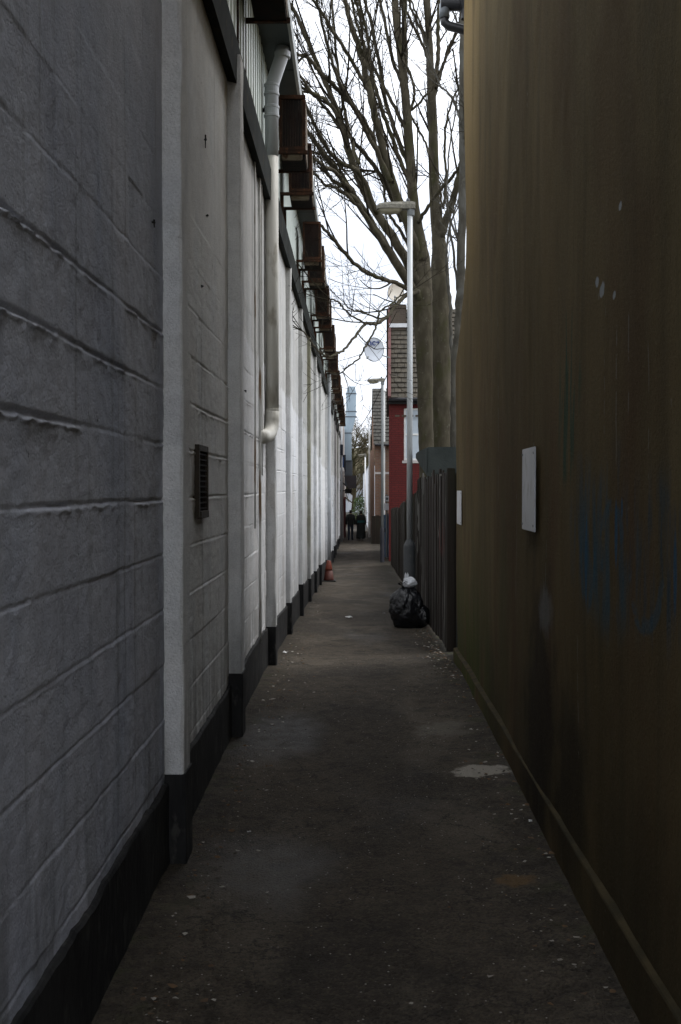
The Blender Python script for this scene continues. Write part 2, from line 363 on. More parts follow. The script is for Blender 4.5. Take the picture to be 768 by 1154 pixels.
# ---- metals, wood, etc
M['cladding'] = simple('pale_green_cladding', (.52, .58, .54), (.60, .66, .62), 2, (1, 3, .3), .45, .1, 30, c3=(.42, .45, .40), spec=.5)
M['beam'] = simple('dark_steel_flashing', (.020, .023, .022), (.034, .037, .035), 3, rough=.95, bump=.2, c3=(.045, .04, .03), spec=.05)
M['soffit'] = simple('dark_soffit_board', (.035, .045, .045), (.055, .065, .065), 2, rough=.6, bump=.15)
M['gutterface'] = simple('pale_gutter_face', (.36, .38, .38), (.26, .28, .28), 3, rough=.5, bump=.2)
M['roofsheet'] = simple('grey_roof_sheet', (.16, .17, .17), (.2, .21, .21), 2, rough=.7)
M['rust'] = simple('rusty_steel', (.052, .025, .015), (.024, .015, .011), 9, rough=.9, bump=.5, bscale=60, c3=(.098, .044, .022), spec=.1)
M['rustdark'] = simple('dark_rusty_slats', (.010, .009, .009), (.020, .012, .010), 10, (1, 1, .4), rough=.9, bump=.4, spec=.1)
M['caseside'] = simple('weathered_beige_casing', (.21, .175, .13), (.10, .072, .048), 6, (1, 1, .5), rough=.8, bump=.3, c3=(.07, .035, .02), spec=.15)
M['pipegrey'] = simple('grey_plastic_pipe', (.44, .46, .48), (.38, .40, .42), 3, (1, 1, .3), .4, .1, c3=(.30, .31, .31), spec=.5)
M['pipecream'] = simple('cream_painted_pipe', (.58, .57, .52), (.50, .49, .44), 3, (1, 1, .3), .5, .2, c3=(.34, .32, .27), spec=.4)
M['conduit'] = simple('painted_conduit', (.66, .66, .65), (.52, .52, .50), 3, (1, 1, .2), .7, .2, c3=(.22, .15, .09))
M['wire'] = simple('black_wire', (.02, .02, .02), (.03, .03, .03), 3)
M['grille'] = simple('brown_wooden_vent_frame', (.055, .042, .027), (.032, .025, .018), 12, rough=.8, bump=.4)
M['dark'] = simple('dark_void', (.008, .008, .008), (.014, .014, .013), 5, rough=.9)
M['signwhite'] = simple('white_board', (.62, .63, .66), (.54, .55, .58), 6, (1, 1, .5), .5, .1, c3=(.46, .46, .46))
M['blackplastic'] = simple('black_plastic_gutter', (.012, .012, .014), (.022, .022, .025), 4, rough=.4, bump=.2)
M['greymetalbox'] = simple('grey_plastic_hopper', (.20, .22, .24), (.16, .18, .2), 4, rough=.4)
M['tiles'] = simple('brown_grey_roof_tiles', (.068, .059, .046), (.048, .043, .035), 3, rough=.9, bump=.5, c3=(.085, .078, .062), lo=.4, hi=.6, spec=.1)
M['tiles_grey'] = simple('grey_roof_tiles', (.072, .068, .06), (.052, .05, .045), 3, rough=.9, bump=.5, c3=(.09, .09, .08), spec=.1)
M['verge'] = simple('dusky_pink_verge', (.13, .062, .058), (.10, .052, .05), 4, rough=.8, spec=.1)
M['flash'] = simple('lead_flashing', (.55, .56, .57), (.45, .46, .48), 5, rough=.5)
M['upvc'] = simple('white_window_frame', (.72, .72, .70), (.62, .62, .60), 4, rough=.45, bump=.1)
M['galv'] = simple('galvanised_steel', (.48, .50, .51), (.38, .40, .41), 3, (1, 1, .4), .42, .1, metal=.15, c3=(.42, .43, .42), spec=.5)
M['galvold'] = simple('dull_steel_column', (.19, .20, .20), (.14, .15, .15), 3, (1, 1, .4), .6, .1, spec=.2)
M['sleeve'] = simple('dark_painted_sleeve', (.085, .090, .095), (.065, .07, .075), 5, rough=.6, bump=.3, c3=(.12, .12, .11))
M['sleeveblack'] = simple('black_painted_sleeve', (.014, .014, .02), (.024, .024, .03), 5, rough=.55, bump=.3)
M['lantern'] = simple('lichened_lantern_housing', (.16, .15, .12), (.10, .095, .075), 22, rough=.7, bump=.5, c3=(.28, .27, .21))
M['lens'] = simple('dull_lantern_bowl', (.32, .30, .22), (.25, .23, .16), 8, rough=.25, bump=.05, spec=.6)
def mk_fence(name, a, b, drips=True):
    n = NT(name)
    s1 = n.noise(7, (1.4, 1.4, .12), detail=7, rough=.65)
    c = n.mix(n.ss(s1, .3, .7), a, b)
    c = n.mix(n.m('MULTIPLY', n.ss(n.noise(2.2, (1, 1, .3), off=(3, 1, 5)), .5, .7), .5), c, (.030, .034, .022))
    if drips:
        d = n.ss(n.noise(5, (1, 2.2, .22), detail=3, off=(2, 7, 2)), .62, .66)
        c = n.mix(n.m('MULTIPLY', d, .65), c, (.24, .235, .22))
        r = n.m('MULTIPLY', n.blob((0, 10.9, .98), (0, .5, .16), .4, 4, .8), n.ss(n.noise(4, (1, 3, .5), off=(1, 2, 2)), .45, .6))
        c = n.mix(n.m('MULTIPLY', r, .5), c, (.13, .026, .022))
    return n.out(c, .9, n.noise(22, (1.5, 1.5, .1), detail=6), .6, .008, 0, .2)
M['fence'] = mk_fence('weathered_brown_boards', (.017, .013, .011), (.034, .027, .022))
M['fencedark'] = mk_fence('dark_damp_boards', (.017, .013, .010), (.030, .024, .018), False)
M['post'] = mk_fence('timber_post', (.026, .021, .017), (.044, .036, .029), False)
M['felt'] = simple('grey_green_roofing_felt', (.050, .058, .056), (.038, .045, .043), 4, rough=.95, bump=.4, spec=.1)
M['shedboard'] = simple('dark_green_shed_boards', (.034, .042, .038), (.022, .028, .025), 4, (2, 2, .3), .85, .3)
M['bluegate'] = simple('blue_painted_boards', (.085, .135, .21), (.065, .105, .17), 5, (1, 1, .3), .6, .3, c3=(.12, .15, .2))
M['bag'] = simple('black_bin_bag', (.007, .008, .010), (.011, .012, .015), 5, rough=.27, bump=.5, bscale=16, spec=.5, bdist=.03)
M['carrier'] = simple('white_carrier_bag', (.72, .74, .77), (.62, .64, .68), 8, rough=.45, bump=.5, bscale=30)
M['cone'] = simple('orange_cone_plastic', (.19, .038, .018), (.14, .030, .015), 7, rough=.5, bump=.2, c3=(.24, .06, .03))
M['conedark'] = simple('grubby_red_cone_plastic', (.105, .025, .015), (.08, .02, .012), 7, rough=.6, bump=.2)
M['rubber'] = simple('black_rubber', (.012, .012, .012), (.02, .02, .019), 7, rough=.8)
M['dish'] = simple('pale_dish', (.62, .65, .70), (.55, .58, .63), 3, rough=.5, bump=.05)
M['dishcream'] = simple('cream_dish', (.70, .64, .55), (.62, .56, .47), 3, rough=.5, bump=.05)
M['blueprint'] = simple('blue_lettering', (.03, .05, .16), (.04, .06, .18), 3, rough=.5, bump=0)
def mk_brick(name, c1, c2, mort, rot=True, painted=False):
    n = NT(name)
    tc = n.t.nodes.new('ShaderNodeCombineXYZ'); x, y, z = n.sep()
    n.link(n.m('ADD', x, y), tc.inputs[0]); n.link(z, tc.inputs[1])
    br = n.t.nodes.new('ShaderNodeTexBrick'); n.link(tc.outputs[0], br.inputs['Vector'])
    br.inputs['Scale'].default_value = 1; br.inputs['Brick Width'].default_value = .225; br.inputs['Row Height'].default_value = .075
    br.inputs['Mortar Size'].default_value = .010; br.inputs['Color1'].default_value = (*c1, 1); br.inputs['Color2'].default_value = (*c2, 1); br.inputs['Mortar'].default_value = (*mort, 1)
    c = n.mix(n.m('MULTIPLY', n.ss(n.noise(1.5, (1, 1, .4)), .4, .7), .45), br.outputs['Color'], tuple(q*.55 for q in c1))
    b = n.m('ADD', n.m('MULTIPLY', br.outputs['Fac'], -1.0), n.m('MULTIPLY', n.noise(40), .4))
    return n.out(c, .8, b, .5, .008, 0, .25)
M['redbrick'] = mk_brick('red_painted_brick', (.105, .015, .013), (.085, .013, .012), (.058, .012, .011))
M['brownbrick'] = mk_brick('brown_brick', (.20, .105, .068), (.155, .085, .06), (.16, .14, .115))
M['orangebrick'] = mk_brick('orange_brick', (.27, .135, .075), (.22, .11, .065), (.2, .16, .12))
M['chimbrick'] = mk_brick('dark_sooty_brick', (.085, .065, .048), (.065, .05, .04), (.075, .065, .05))
M['palewall'] = simple('pale_rendered_wall', (.62, .65, .70), (.54, .57, .62), 1.5, (1, 1, .4), .8, .2)
M['pinkwall'] = simple('pinkish_render', (.46, .43, .41), (.38, .36, .35), 2, (1, 1, .3), .8, .2)
M['whitewall'] = simple('white_painted_wall', (.72, .72, .72), (.62, .62, .62), 2, (1, 1, .3), .8, .2, c3=(.45, .44, .42))
M['duct'] = simple('pale_blue_sheet_metal', (.30, .38, .44), (.25, .32, .38), 1.5, (1, 1, .4), .4, .1, metal=.1, spec=.5)
M['ductband'] = simple('dark_duct_band', (.07, .085, .10), (.09, .105, .12), 2)
M['darkbox'] = simple('dark_navy_board', (.014, .018, .030), (.020, .024, .038), 3, rough=.6)
M['bluesign'] = simple('blue_sign_board', (.04, .12, .34), (.05, .14, .38), 3, rough=.5)
M['awning'] = simple('dark_grey_awning', (.075, .068, .075), (.06, .055, .06), 3, rough=.8)
M['reddoor'] = simple('dull_red_door', (.17, .035, .035), (.13, .03, .03), 3, (1, 1, .3), rough=.6)
M['bushes'] = simple('evergreen_leaves', (.045, .075, .025), (.07, .10, .03), 6, rough=.7)
M['paper'] = simple('dirty_white_paper', (.62, .62, .62), (.5, .5, .49), 20, rough=.8)
M['crumb_brown'] = simple('dead_leaf', (.13, .075, .035), (.08, .05, .03), 20, rough=.9)
M['crumb_dark'] = simple('dark_crumb', (.035, .03, .022), (.06, .05, .035), 20, rough=.9)
M['crumb_pale'] = simple('pale_grit', (.36, .34, .30), (.24, .22, .19), 20, rough=.9)
def mk_bark(name, a, b, li):
    n = NT(name)
    c = n.mix(n.ss(n.noise(9, (1, 1, .35), detail=6), .35, .65), a, b)
    c = n.mix(n.m('MULTIPLY', n.ss(n.noise(3.5, (1, 1, .6), detail=6, off=(5, 1, 2)), .50, .66), .6), c, li)
    c = n.mix(n.m('MULTIPLY', n.ss(n.noise(16, detail=4, off=(2, 2, 7)), .62, .70), .55), c, (.12, .115, .092))
    return n.out(c, .96, n.noise(26, (1, 1, .3), detail=6), .6, .01, 0, .15)
M['bark'] = mk_bark('mossy_grey_bark', (.050, .043, .029), (.078, .068, .047), (.046, .047, .018))
M['barkdark'] = mk_bark('dark_lichened_bark', (.055, .050, .040), (.08, .075, .062), (.11, .11, .10))
M['twig'] = simple('dark_twigs', (.022, .018, .013), (.034, .030, .018), 3, rough=.95, bump=.2, spec=.1)
M['twigfar'] = simple('brown_far_twigs', (.085, .068, .042), (.065, .062, .030), .5, rough=.95, bump=0, spec=.1)
M['skin'] = simple('skin', (.48, .30, .23), (.44, .27, .20), 8, rough=.55, bump=.05)
M['hair'] = simple('black_hair', (.010, .009, .008), (.016, .014, .012), 30, rough=.5)
M['jacket'] = simple('black_jacket', (.012, .014, .014), (.020, .022, .021), 12, rough=.8)
M['jeans'] = simple('dark_blue_jeans', (.018, .026, .042), (.026, .036, .055), 20, rough=.85)
M['teal'] = simple('teal_cloth', (.015, .095, .105), (.02, .11, .12), 12, rough=.8)
M['shoe'] = simple('pale_shoe', (.42, .41, .40), (.34, .33, .32), 12, rough=.6)
def mk_glass():
    n = NT('window_glass'); n.b.inputs['Base Color'].default_value = (.46, .52, .58, 1); n.b.inputs['Roughness'].default_value = .06
    n.b.inputs['Specular IOR Level'].default_value = .8
    return n.mat
M['glass'] = mk_glass()
M['curtain'] = simple('net_curtain', (.42, .46, .50), (.34, .38, .42), 4, (6, 1, .2), .9, .1)

# ================================================================== SETTING
def terrain():
    ys = np.concatenate([np.arange(-60, 0, 5), np.arange(0, 60, 1.0), np.arange(60, 160, 5), np.geomspace(160, 3500, 26)])
    xs = np.concatenate([-np.geomspace(2500, 6, 22), np.arange(-4, 4.1, 1.0), np.geomspace(6, 2500, 22)])
    X, Y = np.meshgrid(xs, ys)
    Z = garr(Y) - .03
    o = grid_obj('ground', X, Y, Z, M['earth'])
    tag(o, kind='structure')
    ys2 = np.linspace(150, 420, 30); xs2 = np.linspace(-260, 260, 50); X, Y = np.meshgrid(xs2, ys2)
    Z = -1.6 + 16*np.sin(np.clip((Y-150)/270, 0, 1)*math.pi)**1.2*(1+.25*vnoise(X/40, Y/40, 3)) + .8*vnoise(X/9, Y/9, 5)*np.clip((Y-150)/40, 0, 1)
    h = grid_obj('hill', X, Y, Z, M['hill']); tag(h, kind='structure')
terrain()
def path():
    ys = np.concatenate([np.arange(-6, 1.5, .25), np.arange(1.5, 12, .035), np.arange(12, 30, .12), np.arange(30, 62, .5)])
    xs = np.linspace(-.98, 1.75, 110)
    X, Y = np.meshgrid(xs, ys)
    Z = garr(Y) + .004 + .008*vnoise(X*2.2, Y*1.6, 21) + .004*vnoise(X*9, Y*8, 22) + .003*vnoise(X*22, Y*20, 25)
    Z += .016*sstep(.45, .85, X)*sstep(10.5, 8.5, Y) + .012*sstep(-.45, -.68, X)
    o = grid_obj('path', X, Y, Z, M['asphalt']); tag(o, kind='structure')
    ys = np.linspace(62, 150, 40); xs = np.linspace(-14, 14, 20); X, Y = np.meshgrid(xs, ys)
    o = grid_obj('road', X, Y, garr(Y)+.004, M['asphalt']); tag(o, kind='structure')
path()

# ================================================================== LEFT WAREHOUSE
WX = -.75                      # wall face
WAR = empty('warehouse', (-2.5, 24, 0), 'long white painted block warehouse with green cladding on the left of the alley', 'warehouse')
PIL = [4.17, 6.31] + [9.0+2.6*k for k in range(17)]
WEND = 53.2
PF = -.674                     # pilaster face
CH = .2155; Z0 = 1.452 - 8*.2155
def left_wall():
    ys = np.concatenate([np.arange(-1.4, 1.6, .3), np.arange(1.6, 4.3, .0115), np.arange(4.3, 9.2, .02), np.arange(9.2, 20, .07), np.arange(20, WEND+.01, .4)])
    zs = np.concatenate([np.arange(-1.7, .25, .15), np.arange(.25, 2.75, .0054), np.arange(2.75, 4.2, .014)])
    Y, Z = np.meshgrid(ys, zs)
    row = np.floor((Z - Z0)/CH); zr = (Z - Z0) - row*CH       # height above the joint under this block
    zr_u = CH - zr
    H = np.zeros_like(Y)
    wob = .008*vnoise(Y*3.1, row*3.7, 1) + .004*vnoise(Y*11, row*5.1, 2)
    rng = np.random.RandomState(5); rowamp = rng.rand(64)
    ri = row.astype(int) % 64
    jr = np.round((Z - Z0)/CH); dz = (Z - Z0) - jr*CH + .004*vnoise(Y*1.6, jr*3.7, 1) + .0022*vnoise(Y*14, jr*5.1, 2) + .0012*vnoise(Y*45, jr*2.1, 3)
    ji = jr.astype(int)
    # joints low down are plain raked lines, those between 1.4 and 2.4 m carry ragged lips of mortar
    base = .30 + .45*(vnoise(Y*.9, jr*7.3, 4)*.5+.5)
    deep = np.where((ji >= 3) & (ji <= 7), .95, np.where(ji > 12, .22, .55))
    lipz = (ji >= 8) & (ji <= 11)
    seg = sstep(-.2, .25, vnoise(Y*1.5+jr*.37, jr*9.1, 6)) * (.55+.45*vnoise(Y*7, jr*4.1, 7)) * lipz
    low = (ji <= 7)
    H -= (.0062*deep*base + .0115*seg) * np.exp(-(np.where(low, dz, dz-.005)/np.where(low, .0042, .0055))**2)
    lip = seg*(.60+.75*vnoise(Y*17, jr*3.3, 8)) + .10*low*sstep(.0, .3, vnoise(Y*3, jr*2.3, 9))
    H += .0125*np.clip(lip*(1+.5*vnoise(Y*38, jr*2.7, 20)), 0, 1.4)*np.exp(-((dz+.008+.005*vnoise(Y*30, jr, 10))/.0046)**2)
    # ragged drips under the lips
    H += .005*seg*np.clip(vnoise(Y*34, jr*3+.2, 14), 0, 1)*np.exp(-((dz+.026)/.013)**2)
    # perpends
    L = .443; yo = Y - 3.557 - np.where(row % 2 == 0, 0, L/2) + .006*vnoise(Z*14, row*2.2, 11)
    yk = np.round(yo/L); dy = yo - yk*L
    pa = np.clip(vnoise(yk*3.3, row*5.7, 12)*1.3+.15, 0, 1)
    H -= .0046*pa*np.exp(-(dy/.0055)**2)*(row >= 3)
    # each block sits a little in, out or askew
    blk = np.floor(yo/L); by = yo/L - blk - .5
    H += .0030*vnoise(blk*7.7, row*3.9, 15) + .0040*vnoise(blk*5.1, row*8.9, 16)*by
    H += .0016*vnoise(Y*6, Z*6, 17) + .0012*vnoise(Y*24, Z*24, 18) + .0009*vnoise(Y*55, Z*55, 19)
    # upper courses under thicker paint
    thick = sstep(2.2, 2.9, Z); H *= (1-.55*thick)
    X = WX + H
    grid_obj('block_wall', X, Y, Z, M['block'], WAR, True, flip=False)
left_wall()
b = MB(); b.box(-5, WX-.03, -1.4, WEND, -2, 4.2); b.build('wall_core', M['dark'], WAR)
# pilasters, each with its bitumen foot
def rough_slab(name, x0, x1, y0, y1, z0, z1, mat, parent, seed, dzs=.05):
    """a box standing against the wall with slightly uneven edges (bevelled plan, many rings)"""
    nz = max(3, int((z1-z0)/dzs)); mb = MB(); bv = .008
    zs = np.linspace(z0, z1, nz); rings = []
    for k, z in enumerate(zs):
        w = lambda a: .0035*float(vnoise(np.array([z*6+a*9.0]), np.array([seed*3.3+a]), 31)[0])
        c = bv*(1+.8*float(vnoise(np.array([z*9.0]), np.array([seed*1.7]), 33)[0]))
        ring = [(x0, y0+w(1)), (x1-c+w(2), y0+w(1)), (x1+w(2), y0+c+w(1)), (x1+w(3), y1-c+w(4)), (x1-c+w(3), y1+w(4)), (x0, y1+w(4))]
        rings += [(px, py, z) for px, py in ring]
    fs = []
    for k in range(nz-1):
        for i in range(5): fs.append((k*6+i, k*6+i+1, (k+1)*6+i+1, (k+1)*6+i))
    fs.append(tuple(range((nz-1)*6, nz*6))); mb.add(rings, fs)
    return mb.build(name, mat, parent, smooth=False)
for i, py in enumerate(PIL):
    if py > WEND-.4 or i in (8, 11, 15): continue
    gz = g(py); far = py > 20
    if i > 4: py += random.uniform(-.25, .25)
    top = gz+.37+.03*math.sin(i*2.1)+(.04 if py > 12 else 0)
    rough_slab('pilaster', WX-.02, (PF if i < 3 else PF-.022)+random.uniform(-.006, .006), py, py+.17, top, 4.05 if i else 4.2, M['block'], WAR, i, .25 if far else .06)
    rough_slab('pilaster_foot', WX-.02, PF+(.008 if i < 3 else -.010), py-.008, py+.18, gz-.15, top+.0, M['bitumen'], WAR, i+50, .2 if far else .06)
# bitumen plinth between the pilasters
def plinth():
    ys = np.concatenate([np.arange(-1.4, 1.6, .3), np.arange(1.6, 9.2, .03), np.arange(9.2, WEND, .15)])
    t = np.array([-.25, 0, .5, .85, .97, 1.0, 1.0])
    T, Y = np.meshgrid(t, ys, indexing='ij')
    topz = .335 + .05*sstep(9, 20, Y) + .008*vnoise(Y*1.7, Y*0, 41) + .006*vnoise(Y*9, Y*0+3, 42) + .004*vnoise(Y*26, Y*0+7, 44)
    Z = garr(Y) + T*topz
    X = WX + .017 + .003*vnoise(Y*6, T*5, 43)
    X[-2] = WX+.010; X[-1] = WX-.03
    grid_obj('plinth', X, Y, Z, M['bitumen'], WAR, False)
plinth()
# flashing beam, cladding, soffit, gutter, roof
b = MB()
b.add([(WX-.02, -1.4, 3.90), (-.695, -1.4, 3.88), (-.690, -1.4, 4.13), (WX-.05, -1.4, 4.20), (WX-.02, WEND, 3.90), (-.695, WEND, 3.88), (-.690, WEND, 4.13), (WX-.05, WEND, 4.20)],
      [(0, 4, 5, 1), (1, 5, 6, 2), (2, 6, 7, 3), (0, 1, 2, 3), (4, 7, 6, 5)])
b.build('flashing_beam', M['beam'], WAR)
def cladding():
    per = .18; ys = []
    k = 0
    y = -1.4
    while y < WEND-.2:
        ys += [(y, 0), (y+.075, 0), (y+.09, -.022), (y+.155, -.022), (y+.17, 0)]; y += per
    vs = []; fs = []
    for i, (yy, dx) in enumerate(ys):
        vs += [(-.765+dx, yy, 4.16), (-.765+dx, yy, 5.16)]
        if i: fs.append((2*i-2, 2*i, 2*i+1, 2*i-1))
    MB().add(vs, fs).build('cladding', M['cladding'], WAR)
cladding()
b = MB()
y = -1.4
while y < WEND:
    y1 = min(y+1.18, WEND); b.box(-.83, -.53, y, y1, 5.155, 5.175); y += 1.2
b.build('soffit', M['soffit'], WAR)
b = MB()
y = -1.4
while y < WEND:
    y1 = min(y+2.39, WEND)
    b.add([(-.53, y, 5.13), (-.505, y, 5.14), (-.505, y, 5.27), (-.53, y, 5.28), (-.53, y1, 5.13), (-.505, y1, 5.14), (-.505, y1, 5.27), (-.53, y1, 5.28)],
          [(0, 4, 5, 1), (1, 5, 6, 2), (2, 6, 7, 3), (3, 7, 4, 0), (0, 1, 2, 3), (4, 7, 6, 5)]); y += 2.4
b.build('gutter', M['gutterface'], WAR)
b = MB(); b.add([(-.53, -1.4, 5.23), (-12, -1.4, 7.2), (-.53, WEND, 5.23), (-12, WEND, 7.2), (-.53, -1.4, 5.178), (-12, -1.4, 7.14), (-.53, WEND, 5.178), (-12, WEND, 7.14)],
          [(0, 1, 3, 2), (4, 6, 7, 5), (0, 2, 6, 4), (0, 4, 5, 1), (2, 3, 7, 6)])
b.build('roof', M['roofsheet'], WAR)
# downpipe: a part with sub-parts
def on_left(px, d, x): return None
dpy = 8.9
pipe_top = MB()
xc, zc = -.69, 3.37+1.5
pipe_top.tube([(-.60, dpy, 5.15), (-.605, dpy, 5.08), (-.68, dpy, 4.86), (xc, dpy, 4.80), (xc, dpy, 4.25)], .056, 20)
dp = pipe_top.build('downpipe', M['pipegrey'], WAR, smooth=True)
b = MB(); b.tube([(xc, dpy, 4.25), (xc, dpy, 3.2), (xc+.001, dpy+.002, 2.10)], .0555, 20)
b.build('painted_length', M['pipecream'], dp, smooth=True)
b = MB()
arc = [(xc, dpy, 2.14), (xc, dpy, 2.06), (xc-.004, dpy-.02, 2.01), (xc-.012, dpy-.06, 1.965), (xc-.024, dpy-.13, 1.935), (xc-.045, dpy-.28, 1.915), (xc-.075, dpy-.52, 1.90)]
b.tube(arc, [.062, .060] + [.058]*5, 20)
b.build('elbow', M['pipecream'], dp, smooth=True)
for zz, yy in ((4.80, 0), (4.62, 0)):
    b = MB(); b.lathe((xc, dpy, zz), [(.056, -.05), (.064, -.045), (.064, -.028), (.060, -.025), (.060, .025), (.064, .028), (.064, .045), (.056, .05)], 20)
    b.build('collar', M['pipegrey'], dp, smooth=False)
b = MB(); b.lathe((-.6, dpy, 5.09), [(.056, -.03), (.066, -.025), (.066, .02), (.056, .03)], 20); b.build('collar', M['pipegrey'], dp)
b = MB(); b.box(-.79, -.74, dpy-.012, dpy+.012, 4.62, 4.65); b.build('pipe_bracket', M['beam'], dp)
b = MB(); b.lathe((xc, dpy, 2.14), [(.056, -.02), (.061, -.018), (.061, .018), (.056, .02)], 20); b.build('collar', M['pipecream'], dp)
y2 = 27.9
b = MB(); b.tube([(-.56, y2, 5.15), (-.57, y2, 5.08), (-.66, y2, 4.86), (-.672, y2, 4.80), (-.672, y2, 2.2), (-.672, y2, g(y2)+.3)], .052, 12); d2 = b.build('downpipe', M['pipegrey'], WAR, smooth=True)
for zz in (4.7, 3.0, 1.2):
    b = MB(); b.lathe((-.672, y2, zz), [(.053, -.04), (.062, -.035), (.062, .035), (.053, .04)], 12); b.build('collar', M['pipegrey'], d2)
# conduits running down the wall
for yy, r, z0 in ((7.85, .007, 1.2), (8.25, .011, .3), (8.45, .006, 1.6)):
    b = MB(); pts = [(WX+.014+random.uniform(0, .004), yy+random.uniform(-.012, .012), z) for z in np.linspace(4.1, z0, 9)]
    b.tube(pts, r, 8); b.build('conduit', M['conduit'], WAR, smooth=True)
# small fixings left in the wall
for k, (px, py_) in enumerate(((172, 250), (231, 157), (233, 243), (276, 440), (227, 322))):
    rk = random.Random(k+40); yv = 900/(400-px); p = P(px, py_, yv); q = lambda a: rk.uniform(-a, a)
    b = MB(); b.tube([(WX-.01, yv, p.z), (WX+.010, yv+.004, p.z+q(.004)), (WX+.013, yv+rk.choice((-1, 1))*rk.uniform(.015, .04), p.z+q(.01)), (WX+.008, yv+q(.03), p.z-rk.uniform(.01, .05))], [.004, .005, .004, .002], 6)
    b.build('wall_tie', M['wire'], WAR)
# vent grille
vy0, vy1, vz0, vz1 = 4.98, 5.30, 1.355, 1.705
b = MB(); x0, x1 = WX-.01, WX+.022
b.box(x0, x1, vy0, vy0+.03, vz0, vz1); b.box(x0, x1, vy1-.03, vy1, vz0, vz1); b.box(x0, x1, vy0+.03, vy1-.03, vz1-.03, vz1); b.box(x0, x1+.006, vy0+.03, vy1-.03, vz0, vz0+.035)
vg = b.build('vent_grille', M['grille'], WAR, bevel=.002)
b = MB(); b.box(WX-.02, WX+.002, vy0+.03, vy1-.03, vz0+.035, vz1-.03); b.build('vent_hole', M['dark'], vg)
b = MB()
for k in range(9): yy = vy0+.03+(k+.5)*(vy1-vy0-.06)/9; b.box(WX+.006, WX+.012, yy-.004, yy+.004, vz0+.035, vz1-.03)
for k in range(11): zz = vz0+.035+(k+.5)*(vz1-vz0-.065)/11; b.box(WX+.0125, WX+.016, vy0+.03, vy1-.03, zz-.004, zz+.004)
b.build('mesh_bars', M['rustdark'], vg)
# dangling wire under the first unit
b = MB(); b.tube([(-.73, 6.62+.03*k, 4.95-.18*math.sin(k/6*math.pi)) for k in range(7)], .005, 5); b.build('loose_cable', M['wire'], WAR)

# ================================================================== VENTILATION UNITS under the eaves
def make_unit():
    root = empty('ventilation_unit', (0, 0, 0))
    # origin: near lower corner on the wall side, x grows into the alley, y along the wall
    W, D, Hh = .235, .62, .49
    b = MB(); b.box(0.0, W, .012, D, 0, Hh); b.build('casing', M['caseside'], root, bevel=.012)
    b = MB()
    b.box(0, W+.004, -.006, .014, 0, .035); b.box(0, W+.004, -.006, .014, Hh-.035, Hh+.004); b.box(0, .026, -.006, .014, .035, Hh-.035); b.box(W-.026, W+.004, -.006, .014, .035, Hh-.035)
    b.build('rim', M['rust'], root, bevel=.004)
    b = MB()
    for k in range(12):
        x = .03+(k+.5)*(W-.06)/12; b.obox((x, .006, Hh/2), (.011, .004, Hh-.074), Matrix.Rotation(.5, 3, 'Z'))
    b.build('grille', M['rustdark'], root)
    b = MB(); b.box(.02, W-.03, .025, .10, -.062, -.004); b.build('drip_tray', M['caseside'], root, bevel=.006)
    b = MB(); b.box(.006, W-.006, .105, D-.004, -.022, -.003); b.build('base_plate', M['rustdark'], root)
    for yy in (.02, D-.06):
        b = MB(); b.box(-.09, W+.02, yy-.03, yy+.008, -.03, -.002) if yy < .1 else b.box(-.09, W+.02, yy, yy+.035, -.03, -.002)
        b.box(-.088, -.055, yy, yy+.03, -.62 if yy < .1 else -.40, -.0305)
        b.build('bracket', M['rust'], root)
    return root
UNITS = [(6.95, 3.26, 'rusty beige ventilation unit nearest the camera at the very top edge', .9),
         (9.62, 3.00, 'rusty louvred ventilation unit right beside the top of the downpipe', 1),
         (10.93, 2.99, 'rusty ventilation unit tucked close behind the one beside the downpipe', 1),
         (14.0, 2.96, 'rusty ventilation unit on its own pale bracket where the low tree branch meets the eaves', 1),
         (15.4, 2.96, 'smaller looking rusty ventilation unit paired behind the one level with the low branch', 1),
         (18.4, 2.96, 'dark tall ventilation unit under the eaves with twigs crossing just below it', 1)]
far_y = [19.8]+[22.8+4.4*k+s for k in range(7) for s in (0, 1.35)]
UG = 'ventilation units under the warehouse eaves'
proto = make_unit()
ul = 'small dark rusty ventilation unit in the distant run under the eaves beyond the low branch'
for i, (yy, zz, lab, sc) in enumerate(UNITS + [(q, 2.96, ul, 1) for q in far_y if q < WEND-1]):
    o = proto if i == 0 else copy_tree(proto)
    o.location = (-.675+random.uniform(-.008, .008) + (-.03 if i == 0 else 0), yy, zz+EYE+.03); o.rotation_euler = (0, random.uniform(-.01, .01), random.uniform(-.015, .015))
    tag(o, lab, 'ventilation unit', UG)

